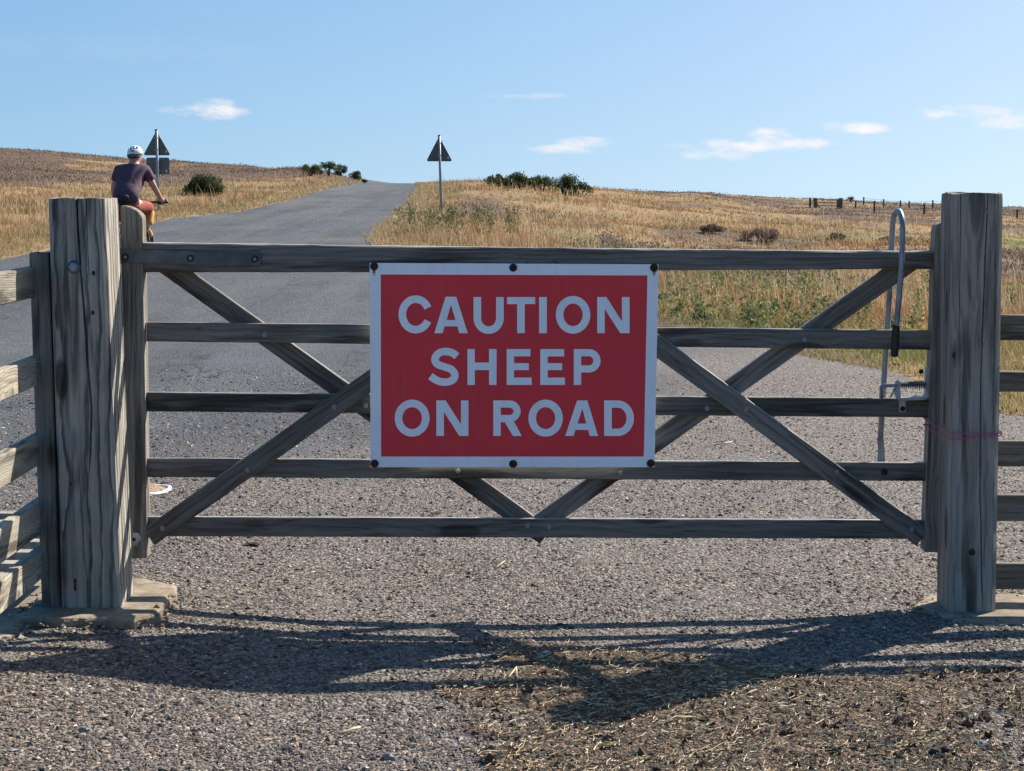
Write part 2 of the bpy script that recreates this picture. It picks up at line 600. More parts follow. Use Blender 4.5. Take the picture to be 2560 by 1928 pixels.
def XR(d):
    return np.interp(d, [e[0] for e in RE], [e[1] for e in RE])


def near_relief(X, Y):
    """gentle unevenness of the apron round the gate (metres)"""
    d = np.asarray(Y) - CAMY
    w = np.clip((14 - d) / 4, 0, 1)
    a = 0.05 * np.clip((-np.asarray(X) - 0.7) / 0.8, 0, 1) * np.clip((-0.2 - np.asarray(X) * 0 + 3 - np.abs(np.asarray(X))) / 1.0, 0, 1) + 0.02 * np.clip((np.asarray(X) - 1.0) / 0.6, 0, 1)
    a = a + (vnoise(X, Y, 1.1, 3) - 0.5) * 0.035 + (vnoise(X, Y, 3.3, 4) - 0.5) * 0.012
    return a * w


def ground_z(X, Y):
    return terrain(X, Y) + near_relief(X, Y)


def to_px(X, Y, Z):
    """place -> photo pixel (arrays)"""
    X, Y, Z = np.asarray(X, float), np.asarray(Y, float) - CAMY, np.asarray(Z, float) - CAMZ
    fw = Y * CP - Z * SP
    up = Y * SP + Z * CP
    return 1280 + FPX * X / fw, 964 - FPX * up / fw


def on_road(X, Y, margin=0.0):
    d = np.asarray(Y) - CAMY
    wob = (vnoise(X, Y, 0.9, 21) - 0.5) * 0.5 + (vnoise(X, Y, 3.1, 22) - 0.5) * 0.25
    return (X > XL(d) - margin + wob * 0.6) & (X < XR(d) + margin + wob)


# ------------------------------------------------------------------ materials for the ground
def moor_material():
    m, nt, b = new_mat('moor_ground')
    tcn = nt.n('ShaderNodeTexCoord')
    o = tcn.outputs['Object']
    at = nt.n('ShaderNodeAttribute')
    at.attribute_name = 'Col'
    a_heath, a_green, _ = nt.sep(at.outputs['Vector'])
    mid = nt.noise(o, scale=0.5, detail=3, rough=0.65)
    fine = nt.noise(o, scale=5.0, detail=4, rough=0.7)
    straw = nt.ramp(fine, [(0.25, (0.12, 0.078, 0.04)), (0.5, (0.26, 0.175, 0.09)), (0.75, (0.4, 0.29, 0.165))])
    heath = nt.ramp(fine, [(0.3, (0.05, 0.036, 0.028)), (0.7, (0.18, 0.125, 0.09))])
    grn = nt.ramp(fine, [(0.3, (0.05, 0.06, 0.018)), (0.7, (0.17, 0.17, 0.06))])
    col = nt.mix(nt.math('MULTIPLY', a_green, 0.6), straw, grn)
    col = nt.mix(a_heath, col, heath)
    nt.put(b.inputs['Base Color'], col)
    b.inputs['Roughness'].default_value = 0.95
    b.inputs['Specular IOR Level'].default_value = 0.1
    bn = nt.n('ShaderNodeBump')
    bn.inputs['Strength'].default_value = 0.8
    bn.inputs['Distance'].default_value = 0.15
    nt.put(bn.inputs['Height'], nt.noise(o, scale=3.0, detail=4, rough=0.7))
    nt.put(b.inputs['Normal'], bn.outputs[0])
    return m


def road_material():
    m, nt, b = new_mat('chip_sealed_road')
    tcn = nt.n('ShaderNodeTexCoord')
    o = tcn.outputs['Object']
    at = nt.n('ShaderNodeAttribute')
    at.attribute_name = 'Col'
    mulch, loose, _ = nt.sep(at.outputs['Vector'])
    v = nt.voro(o, scale=95.0)
    v2 = nt.voro(o, scale=48.0)
    cellr = nt.sep(v.outputs['Color'])
    cell2 = nt.sep(v2.outputs['Color'])
    grit = nt.noise(o, scale=300.0, detail=3)
    patch = nt.noise(o, scale=0.9, detail=5, rough=0.6)
    patch2 = nt.noise(o, scale=4.0, detail=5, rough=0.65)
    wheel = nt.noise(nt.mapping(o, scale=(1.2, 0.06, 1.0), rot=(0, 0, R(-4))), scale=1.0, detail=3)
    # blue-grey chips bound in tar
    tar = nt.ramp(cellr[0], [(0.0, (0.03, 0.033, 0.038)), (0.45, (0.085, 0.09, 0.1)), (0.8, (0.155, 0.16, 0.172)), (1.0, (0.34, 0.33, 0.32))])
    tar2 = nt.ramp(cell2[0], [(0.0, (0.04, 0.043, 0.05)), (0.6, (0.1, 0.106, 0.116)), (1.0, (0.2, 0.2, 0.21))])
    tar = nt.mix(1.0, nt.mix(0.45, tar, tar2), (0.76, 0.8, 0.84), 'MULTIPLY')
    tar = nt.mix(nt.mrange(wheel, 0.4, 0.62, 0.0, 0.6), tar, nt.mix(1.0, tar, (0.5, 0.5, 0.52), 'MULTIPLY'))
    tar = nt.mix(nt.mrange(patch, 0.4, 0.7, 0.0, 0.4), tar, (0.125, 0.125, 0.128))
    seam = nt.noise(nt.mapping(o, scale=(1.0, 0.22, 1.0)), scale=0.55, detail=4, rough=0.6)
    seam = nt.mrange(nt.math('ABSOLUTE', nt.math('SUBTRACT', seam, 0.5)), 0.0, 0.006, 0.75, 0.0)
    tar = nt.mix(seam, tar, (0.03, 0.03, 0.032))
    dusty = nt.noise(o, scale=0.22, detail=4, rough=0.6)
    tar = nt.mix(nt.mrange(dusty, 0.5, 0.72, 0.0, 0.4), tar, (0.15, 0.14, 0.125))
    # loose pinkish-brown grit
    grv = nt.ramp(cellr[1], [(0.0, (0.02, 0.018, 0.017)), (0.35, (0.095, 0.079, 0.067)), (0.7, (0.21, 0.172, 0.142)), (1.0, (0.45, 0.39, 0.33))])
    grv = nt.mix(nt.mrange(cellr[2], 0.7, 0.75, 0.0, 0.6), grv, (0.19, 0.2, 0.22))
    grv = nt.mix(nt.mrange(patch2, 0.35, 0.7, 0.0, 0.22), grv, nt.mix(grit, (0.125, 0.1, 0.08), (0.23, 0.19, 0.155)))
    grv = nt.mix(1.0, grv, (0.94, 0.91, 0.86), 'MULTIPLY')
    col = nt.mix(loose, tar, grv)
    mul = nt.ramp(nt.noise(o, scale=60.0, detail=5, rough=0.7), [(0.3, (0.02, 0.012, 0.007)), (0.5, (0.09, 0.054, 0.029)), (0.72, (0.26, 0.17, 0.088))])
    col = nt.mix(nt.math('MULTIPLY', mulch, 0.95), col, mul)
    nt.put(b.inputs['Base Color'], col)
    b.inputs['Roughness'].default_value = 0.85
    b.inputs['Specular IOR Level'].default_value = 0.25
    hh = nt.math('ADD', nt.math('MULTIPLY', v.outputs['Distance'], -1.0), nt.math('MULTIPLY', v2.outputs['Distance'], -0.8))
    hh = nt.math('ADD', hh, nt.math('MULTIPLY', grit, 0.25))
    bn = nt.n('ShaderNodeBump')
    bn.inputs['Strength'].default_value = 0.9
    bn.inputs['Distance'].default_value = 0.011
    nt.put(bn.inputs['Height'], hh)
    nt.put(b.inputs['Normal'], bn.outputs[0])
    return m


def moor_kind(X, Y):
    """0..1 heather, 0..1 green for places on the moor"""
    d = np.hypot(X, Y - CAMY)
    u = 1280 + X / np.maximum(Y - CAMY, 1) * 4872
    n = vnoise(X, Y / 2.6, 0.11, 71) * 0.55 + vnoise(X, Y / 2.4, 0.36, 72) * 0.3 + vnoise(X, Y / 2.0, 1.1, 70) * 0.15
    left = u < 940
    lim = np.where(left, np.interp(d, [38, 55, 70, 100, 130, 170], [0.68, 0.56, 0.56, 0.44, 0.36, 0.25]), np.interp(d, [30, 45, 60, 110, 160], [0.58, 0.52, 0.5, 0.44, 0.36]))
    lim = np.where((~left) & (u < 1500), lim + 0.08, lim)
    heath = np.clip((n - lim) / 0.08, 0, 1)
    g = vnoise(X, Y, 0.22, 73) * 0.6 + vnoise(X, Y, 0.9, 74) * 0.4
    green = np.clip((g - 0.57) / 0.15, 0, 1)
    return heath, green


MAT_MOOR = moor_material()
MAT_ROAD = road_material()

# ------------------------------------------------------------------ ground sheet (moor to the horizon)
angs = np.concatenate([np.linspace(-math.pi, -0.45, 60, endpoint=False), np.linspace(-0.45, 0.45, 260, endpoint=False), np.linspace(0.45, math.pi, 60, endpoint=False)])
rads = np.concatenate([[0.3], np.linspace(1, 12, 23), np.geomspace(12.6, 420, 200), np.geomspace(450, 4500, 24)])
AA, RR = np.meshgrid(angs, rads)
GX, GY = RR * np.sin(AA), CAMY + RR * np.cos(AA)
GZ = terrain(GX, GY)
dist_ = np.hypot(GX, GY - CAMY)
off = ~on_road(GX, GY, 0.6)
bump = (vnoise(GX, GY, 0.25, 5) - 0.5) * 0.35 + (vnoise(GX, GY, 0.8, 6) - 0.5) * 0.16
fade = np.clip((dist_ - 22) / 25, 0, 1) * np.clip((1600 - dist_) / 800, 0, 1)
inner = np.minimum(np.clip((XL(GY - CAMY) - GX) / 3, 0, 1) + np.clip((GX - XR(GY - CAMY)) / 3, 0, 1), 1)
GZ = GZ + bump * fade * np.where(off, inner, 0)
GZ = GZ - np.where(on_road(GX, GY, -0.35), 0.10, 0.0)
na, nr = len(angs), len(rads)
idx = np.arange(nr * na).reshape(nr, na)
q = np.stack([idx[:-1, :], np.roll(idx, -1, 1)[:-1, :], np.roll(idx, -1, 1)[1:, :], idx[1:, :]], -1).reshape(-1, 4)
ground = mesh_np('ground', np.stack([GX, GY, GZ], -1).reshape(-1, 3), q[:, ::-1], MAT_MOOR, smooth=True,
                 colors=np.stack([*moor_kind(GX.ravel(), GY.ravel()), np.zeros(GX.size)], -1))
tag(ground, 'dry moorland ground rolling away to the skyline', kind='structure')

# ------------------------------------------------------------------ road and gravel apron (one sheet)
MULCH_PX = [(1080, 1712), (1130, 1690), (1200, 1650), (1300, 1605), (1480, 1612), (1640, 1650), (1800, 1665), (1960, 1690), (2200, 1700),
            (2600, 1690), (2900, 1720), (2900, 2050), (1120, 2050), (1150, 1905), (1240, 1845), (1130, 1775)]


def in_poly(px, py, poly):
    inside = np.zeros(np.shape(px), bool)
    j = len(poly) - 1
    for i in range(len(poly)):
        xi, yi = poly[i]
        xj, yj = poly[j]
        c = ((yi > py) != (yj > py)) & (px < (xj - xi) * (py - yi) / (yj - yi + 1e-9) + xi)
        inside ^= c
        j = i
    return inside


MULCH_XY = [tuple(G(a, b_)[:2]) for a, b_ in MULCH_PX]


def mulch_at(X, Y):
    wx = (vnoise(X, Y, 5.0, 31) - 0.5) * 0.22 + (vnoise(X, Y, 14.0, 32) - 0.5) * 0.12
    wy = (vnoise(X, Y, 5.0, 33) - 0.5) * 0.2 + (vnoise(X, Y, 14.0, 34) - 0.5) * 0.1
    ins = in_poly(X + wx, Y + wy, MULCH_XY)
    thin = vnoise(X, Y, 2.1, 35) * 0.5 + vnoise(X, Y, 7.0, 36) * 0.5
    return np.where(ins, np.clip((thin - 0.14) / 0.26, 0, 1), 0.0)


ds = np.concatenate([np.linspace(0.6, 4.6, 30, endpoint=False), np.linspace(4.6, 11, 300, endpoint=False), np.geomspace(11, 220, 220)])
ts = np.linspace(-1, 1, 221)
ts = np.sign(ts) * (0.35 * np.abs(ts) + 0.65 * np.abs(ts) ** 3)
DD, TT = np.meshgrid(ds, ts, indexing='ij')
xl, xr = XL(DD), XR(DD)
mid_ = np.where(DD < 13, 0.0, 0.5 * (xl + xr))
mid_ = np.clip(mid_, xl + 0.5, xr - 0.5)
RXx = np.where(TT < 0, mid_ + TT * (mid_ - xl), mid_ + TT * (xr - mid_))
edge_w = np.clip((np.abs(TT) - 0.93) / 0.07, 0, 1)
RXx = RXx + edge_w * np.sign(TT) * ((vnoise(RXx, DD, 0.8, 41) - 0.5) * 0.5 + (vnoise(RXx, DD, 2.7, 42) - 0.5) * 0.25)
RYy = CAMY + DD
RZz = ground_z(RXx, RYy) + 0.012 - edge_w * 0.03
rut = -0.02 * np.exp(-((TT - 0.2) / 0.2) ** 2) * np.clip((DD - 30) / 20, 0, 1)
RZz = RZz + rut
mul = mulch_at(RXx, RYy)
RZz = RZz + mul * 0.008
dn = DD + (vnoise(RXx, RYy, 0.6, 51) - 0.5) * 5 + (vnoise(RXx, RYy, 2.4, 52) - 0.5) * 2.0 + np.clip((RXx + 0.3) * -2.2, 0, 8) - np.clip((RXx - 0.2) * 3.0, 0, 7)
loose = np.clip((15.5 - dn) / 5.0, 0, 1) * 0.85 + 0.15 * vnoise(RXx, RYy, 0.3, 53)
loose = np.where(DD > 40, loose * 0.5, loose)
cols = np.stack([mul, np.clip(loose, 0, 1), np.zeros_like(mul)], -1).reshape(-1, 3)
ia = np.arange(DD.size).reshape(DD.shape)
q = np.stack([ia[:-1, :-1], ia[:-1, 1:], ia[1:, 1:], ia[1:, :-1]], -1).reshape(-1, 4)
road = mesh_np('road', np.stack([RXx, RYy, RZz], -1).reshape(-1, 3), q, MAT_ROAD, smooth=True, colors=cols)
tag(road, 'grey chip-sealed road and gritty apron behind and in front of the gate', kind='structure')


def road_z(X, Y):
    return ground_z(X, Y) + 0.012


# ------------------------------------------------------------------ loose chips, straw and droppings on the apron
def scatter_stones(name, X, Y, Z, S, C, mat, flat=0.6):
    base = np.array([(1.25, 0, 0), (-1.25, 0, 0), (0, 0.85, 0), (0, -0.85, 0), (0, 0, 1), (0, 0, -0.6)], float)
    f = np.array([(0, 2, 4), (2, 1, 4), (1, 3, 4), (3, 0, 4), (2, 0, 5), (1, 2, 5), (3, 1, 5), (0, 3, 5)])
    n = len(X)
    v = np.repeat(base[None], n, 0) * (0.65 + 0.7 * RNG.random((n, 6, 1)))
    v += (RNG.random((n, 6, 3)) - 0.5) * 0.75
    v[:, :, 2] *= flat
    a = RNG.random(n) * 6.283
    ca, sa = np.cos(a)[:, None], np.sin(a)[:, None]
    x = v[:, :, 0] * ca - v[:, :, 1] * sa
    y = v[:, :, 0] * sa + v[:, :, 1] * ca
    v = np.stack([x, y, v[:, :, 2]], -1) * S[:, None, None]
    v += np.stack([X, Y, Z], -1)[:, None, :]
    faces = (f[None] + (np.arange(n) * 6)[:, None, None]).reshape(-1, 3)
    return mesh_np(name, v.reshape(-1, 3), faces, mat, colors=np.repeat(C, 6, 0))


PAL = np.array([(0.15, 0.14, 0.135), (0.24, 0.215, 0.195), (0.3, 0.26, 0.23), (0.34, 0.275, 0.24), (0.2, 0.2, 0.215), (0.1, 0.098, 0.098),
                (0.42, 0.37, 0.32), (0.27, 0.22, 0.185), (0.55, 0.52, 0.48), (0.3, 0.22, 0.19)])
PALP = np.array([.13, .17, .16, .11, .12, .12, .06, .08, .02, .03])


def field_points(n, d0, d1, pxa=-200, pxb=2760, power=2.0):
    """points spread evenly as seen from the gate's approach"""
    u = RNG.random(n)
    if power == 2.0:
        d = 1.0 / (1.0 / d0 + u * (1.0 / d1 - 1.0 / d0))
    else:
        d = d0 + u * (d1 - d0)
    X = (pxa + RNG.random(n) * (pxb - pxa) - 1280) / 4872 * d
    return X, CAMY + d


X, Y = field_points(135000, 4.9, 16.0)
ok = (X > -1.58) | (Y > 0.5)
X, Y = X[ok], Y[ok]
cl_ = vnoise(X, Y, 1.6, 61) * 0.6 + vnoise(X, Y, 6.0, 62) * 0.4
leftness = np.clip((0.3 - X) / 1.4, 0, 1)
S = np.exp(RNG.normal(math.log(0.0044), 0.45, len(X))) * (0.9 + 0.12 * leftness)
S = np.clip(S, 0.002, 0.0125)
S = S * np.where(Y > 1.5, 1.15, 1.0)
bare = (cl_ < 0.46) & (RNG.random(len(X)) < 0.5) & (leftness < 0.85)
X, Y, S = X[~bare], Y[~bare], S[~bare]
C = PAL[RNG.choice(len(PAL), len(X), p=PALP)] * (0.4 + 1.0 * RNG.random((len(X), 1)) ** 1.4) * np.array([[1.03, 0.94, 0.84]])
MAT_STONE = attr_mat('stone_chips', rough=0.85, noise_scale=180.0)
chips = scatter_stones('gravel', X, Y, road_z(X, Y) + S * 0.15 + mulch_at(X, Y) * 0.006, S, C, MAT_STONE, flat=0.48)
tag(chips, 'loose grey and pinkish stone chips strewn over the apron', 'gravel', kind='stuff')
print('gravel', len(X))


def scatter_sticks(name, X, Y, Z, L, W, C, mat, tilt=0.25):
    """bent flat slivers, 3 cross sections each"""
    n = len(X)
    a = RNG.random(n) * 6.283
    d = np.stack([np.cos(a), np.sin(a), RNG.normal(0, tilt, n)], -1)
    s = np.stack([-np.sin(a), np.cos(a), np.zeros(n)], -1)
    bend = RNG.normal(0, 0.13, n)
    V = np.zeros((n, 9, 3))
    for k, t in enumerate((-0.5, 0.0, 0.5)):
        c = np.stack([X, Y, Z], -1) + d * (L * t)[:, None] + s * (bend * L * (0.25 - t * t) * 2)[:, None]
        c[:, 2] = np.maximum(c[:, 2], Z - 0.001)
        V[:, k * 3 + 0] = c - s * (W * 0.5)[:, None]
        V[:, k * 3 + 1] = c + np.array([0, 0, 1]) * (W * 0.55)[:, None]
        V[:, k * 3 + 2] = c + s * (W * 0.5)[:, None]
    f = []
    for k in (0, 3):
        for i, j in ((0, 1), (1, 2), (2, 0)):
            f += [(k + i, k + j, k + 3 + j, k + 3 + i)]
    f = np.array(f)
    faces = (f[None] + (np.arange(n) * 9)[:, None, None]).reshape(-1, 4)
    return mesh_np(name, V.reshape(-1, 3), faces, mat, colors=np.repeat(C, 9, 0))


MAT_STRAW = attr_mat('straw', rough=0.7)
X, Y = field_points(60000, 4.9, 9.5)
mm = mulch_at(X, Y)
keep = (RNG.random(len(X)) < mm * 0.6) | (RNG.random(len(X)) < 0.014)
keep &= (X > -1.55)
X, Y = X[keep], Y[keep]
L = np.clip(np.exp(RNG.normal(math.log(0.0155), 0.65, len(X))), 0.005, 0.1)
W = 0.0016 + RNG.random(len(X)) * 0.0022
base_s = np.array([(0.52, 0.42, 0.25), (0.4, 0.29, 0.15), (0.27, 0.18, 0.095), (0.62, 0.53, 0.36), (0.17, 0.115, 0.07)])
C = base_s[RNG.choice(5, len(X), p=[.22, .26, .24, .1, .18])] * (0.75 + 0.5 * RNG.random((len(X), 1)))
straw = scatter_sticks('straw_litter', X, Y, road_z(X, Y) + mulch_at(X, Y) * 0.011 + 0.003 + RNG.random(len(X)) * 0.004, L, W, C, MAT_STRAW)
tag(straw, 'scattered bits of dry straw and chaff on the grit', 'straw', kind='stuff')
print('straw', len(X))

X, Y = field_points(60000, 4.9, 8.0)
mm = mulch_at(X, Y)
keep = (RNG.random(len(X)) < mm * 0.26)
X, Y = X[keep], Y[keep]
S = np.clip(np.exp(RNG.normal(math.log(0.0055), 0.5, len(X))), 0.002, 0.02)
C = np.array([(0.08, 0.052, 0.032)]) * (0.5 + 1.6 * RNG.random((len(X), 1)))
crumbs = scatter_stones('dung_crumbs', X, Y, road_z(X, Y) + 0.006 + S * 0.2, S, C, MAT_STONE, flat=0.7)
tag(crumbs, 'dark crumbled dung and soil mixed with the straw', 'dung', kind='stuff')

# ------------------------------------------------------------------ materials of built things
WOOD_RAIL = wood_mat('weathered_rail_wood', 'X', base=(0.115, 0.104, 0.09), dark=(0.04, 0.035, 0.03), pale=(0.22, 0.2, 0.175), ring=0.019, ringmix=0.3, top_sunlight=0.75)
WOOD_BRACE = wood_mat('weathered_brace_wood', 'X', base=(0.125, 0.112, 0.096), dark=(0.045, 0.04, 0.034), pale=(0.24, 0.22, 0.19), ring=0.017, ringmix=0.3, top_sunlight=0.75)
WOOD_STILE = wood_mat('weathered_stile_wood', 'Z', base=(0.17, 0.15, 0.125), dark=(0.06, 0.05, 0.042), pale=(0.32, 0.29, 0.24), ring=0.016, ringmix=0.35)
WOOD_POST = wood_mat('weathered_post_wood', 'Z', base=(0.18, 0.168, 0.148), dark=(0.028, 0.025, 0.022), pale=(0.48, 0.445, 0.375), ring=0.034, knots=0.9, ringmix=0.7)
WOOD_POST_R = wood_mat('grey_post_wood', 'Z', base=(0.2, 0.182, 0.155), dark=(0.05, 0.044, 0.037), pale=(0.34, 0.31, 0.265), ring=0.024, ringmix=0.35)
WOOD_FENCE = wood_mat('pale_fence_wood', 'X', base=(0.26, 0.23, 0.18), dark=(0.09, 0.077, 0.058), pale=(0.46, 0.415, 0.325), ring=0.008, knots=0.5, cracks=0.25)
WOOD_FENCE_R = wood_mat('mossy_fence_wood', 'X', base=(0.14, 0.125, 0.1), dark=(0.04, 0.035, 0.028), pale=(0.27, 0.24, 0.2), ring=0.014, ringmix=0.3, green=0.5)
GALV = plain('galvanised_steel', (0.36, 0.39, 0.42), rough=0.5, metal=0.65, var=0.25, scale=25, bump=0.1)
GALV_DULL = plain('dull_galvanised_strap', (0.105, 0.125, 0.135), rough=0.6, metal=0.4, var=0.25, scale=14, bump=0.25)
STEEL_TUBE = plain('lever_steel', (0.26, 0.285, 0.31), rough=0.45, metal=0.5, var=0.2, scale=20, bump=0.05)
BOLT_MAT = plain('bolt_zinc', (0.3, 0.3, 0.29), rough=0.75, metal=0.1, var=0.25, scale=60, bump=0.1)
RUST = plain('rusty_steel', (0.05, 0.025, 0.016), rough=0.85, metal=0.2, var=0.4, scale=90, bump=0.4)
BLACKPLASTIC = plain('black_plastic', (0.012, 0.012, 0.013), rough=0.5, var=0.2, scale=40, bump=0.1)
CONCRETE = plain('old_concrete', (0.28, 0.222, 0.155), rough=0.95, var=0.28, scale=22, bump=0.8, bscale=140)
_nt = NT(CONCRETE.node_tree)
_b = CONCRETE.node_tree.nodes['Principled BSDF']
_src = _b.inputs['Base Color'].links[0].from_socket
_tc = _nt.n('ShaderNodeTexCoord')
_big = _nt.noise(_tc.outputs['Object'], scale=5.0, detail=5, rough=0.65)
_agg = _nt.voro(_tc.outputs['Object'], scale=110.0)
_c = _nt.mix(_nt.mrange(_big, 0.42, 0.65, 0.0, 0.7), _src, (0.12, 0.094, 0.066))
_c = _nt.mix(_nt.mrange(_agg.outputs['Distance'], 0.0, 0.35, 0.45, 0.0), _c, _agg.outputs['Color'], 'SOFT_LIGHT')
_nt.put(_b.inputs['Base Color'], _c)
WHITE_SIGN = plain('white_sign_face', (0.84, 0.91, 0.96), rough=0.4, var=0.03, scale=4, bump=0.0)
WHITE_SIGN.node_tree.nodes['Principled BSDF'].inputs['Coat Weight'].default_value = 0.6
RED_SIGN = plain('red_sign_face', (0.76, 0.026, 0.044), rough=0.42, var=0.06, scale=3, bump=0.0)
for _m in (WHITE_SIGN, RED_SIGN):
    _nt = NT(_m.node_tree)
    _b = _m.node_tree.nodes['Principled BSDF']
    _src = _b.inputs['Base Color'].links[0].from_socket
    _tc = _nt.n('ShaderNodeTexCoord')
    _run = _nt.noise(_nt.mapping(_tc.outputs['Object'], scale=(38.0, 1.0, 2.2)), scale=1.0, detail=5, rough=0.65)
    _spk = _nt.noise(_tc.outputs['Object'], scale=150.0, detail=2)
    _c = _nt.mix(_nt.mrange(_run, 0.5, 0.75, 0.0, 0.16), _src, (0.3, 0.27, 0.22))
    _c = _nt.mix(_nt.mrange(_spk, 0.72, 0.76, 0.0, 0.55), _c, (0.12, 0.1, 0.08))
    _nt.put(_b.inputs['Base Color'], _c)
    _nt.put(_b.inputs['Roughness'], _nt.mrange(_run, 0.3, 0.7, 0.32, 0.6))
GREY_BACK = plain('grey_sign_back', (0.1, 0.115, 0.12), rough=0.6, var=0.12, scale=6, bump=0.0)
GREY_POST = plain('galvanised_sign_post', (0.3, 0.33, 0.35), rough=0.55, metal=0.3, var=0.15, scale=8, bump=0.0)
PINK = plain('pink_twine', (0.62, 0.09, 0.22), rough=0.7, var=0.25, scale=200, bump=0.3)
WHITE_PLASTIC = plain('white_plastic', (0.78, 0.77, 0.74), rough=0.5, var=0.1, scale=12, bump=0.1)
DUNG = plain('dried_dung', (0.035, 0.022, 0.015), rough=0.95, var=0.5, scale=60, bump=1.0, bscale=160)


def board(name, tl, bl, tr, br, Yf, thick, mat, parent, bev=0.004, nseg=None, wob=0.0016, tl_w=None):
    """sawn board; corners given as photo px on the plane y = Yf; grain along local X"""
    a1, a0, b1, b0 = (P(*tl, Yf), P(*bl, Yf), P(*tr, Yf), P(*br, Yf))
    am, bm_ = (a1 + a0) / 2, (b1 + b0) / 2
    return board3(name, am, bm_, (a1 - a0).length, (b1 - b0).length, thick, mat, parent, bev, nseg, wob)


def board3(name, am, bm_, ha, hb, thick, mat, parent, bev=0.004, nseg=None, wob=0.0016, into=Vector((0, 1, 0)), tag_it=None):
    """am, bm_: middles of the two ends on the front face; into: direction the thickness goes"""
    ax = (bm_ - am)
    ln = ax.length
    ax.normalize()
    into = (into - ax * into.dot(ax)).normalized()
    up = ax.cross(into)
    n = nseg or max(4, int(ln / 0.07))
    bm = bmesh.new()
    rings = []
    sd = random.random() * 100
    for i in range(n + 1):
        t = i / n
        h = ha * (1 - t) + hb * t
        x = ln * t
        hz = h / 2
        j = [mnoise.noise(Vector((x * 3.1, sd + k * 7, 0))) * wob + mnoise.noise(Vector((x * 14, sd + k * 5, 3))) * wob * 0.6 for k in range(8)]
        pr = [(0, -hz + bev), (bev, -hz), (thick - bev, -hz), (thick, -hz + bev), (thick, hz - bev), (thick - bev, hz), (bev, hz), (0, hz - bev)]
        off_ = [(-1, 0), (0, -1), (0, -1), (1, 0), (1, 0), (0, 1), (0, 1), (-1, 0)]
        ring = []
        for k, ((y, z), (oy, oz)) in enumerate(zip(pr, off_)):
            ring.append(bm.verts.new((x, y + oy * j[k] * 0.5, z + oz * j[k])))
        rings.append(ring)
    for a, b_ in zip(rings[:-1], rings[1:]):
        for k in range(8):
            bm.faces.new((a[k], a[(k + 1) % 8], b_[(k + 1) % 8], b_[k]))
    bm.faces.new(rings[0][::-1])
    bm.faces.new(rings[-1])
    M = Matrix((ax, into, up)).transposed().to_4x4()
    M.translation = am
    return bm_obj(name, bm, mat, parent, matrix=M)


def prism(name, outline, Y0, Y1, mat, parent, origin=None, bev=0.004):
    """front outline [(x,z)] in world, extruded from Y0 to Y1; local origin at given point"""
    o = origin or Vector((outline[0][0], Y0, outline[0][1]))
    bm = bmesh.new()
    f = [bm.verts.new((x - o.x, Y0 - o.y, z - o.z)) for x, z in outline]
    g = [bm.verts.new((x - o.x, Y1 - o.y, z - o.z)) for x, z in outline]
    bm.faces.new(f)
    bm.faces.new(g[::-1])
    n = len(f)
    for i in range(n):
        bm.faces.new((f[i], g[i], g[(i + 1) % n], f[(i + 1) % n]))
    if bev:
        bmesh.ops.bevel(bm, geom=list(bm.edges), offset=bev, segments=1, affect='EDGES')
    return bm_obj(name, bm, mat, parent, matrix=Matrix.Translation(o))


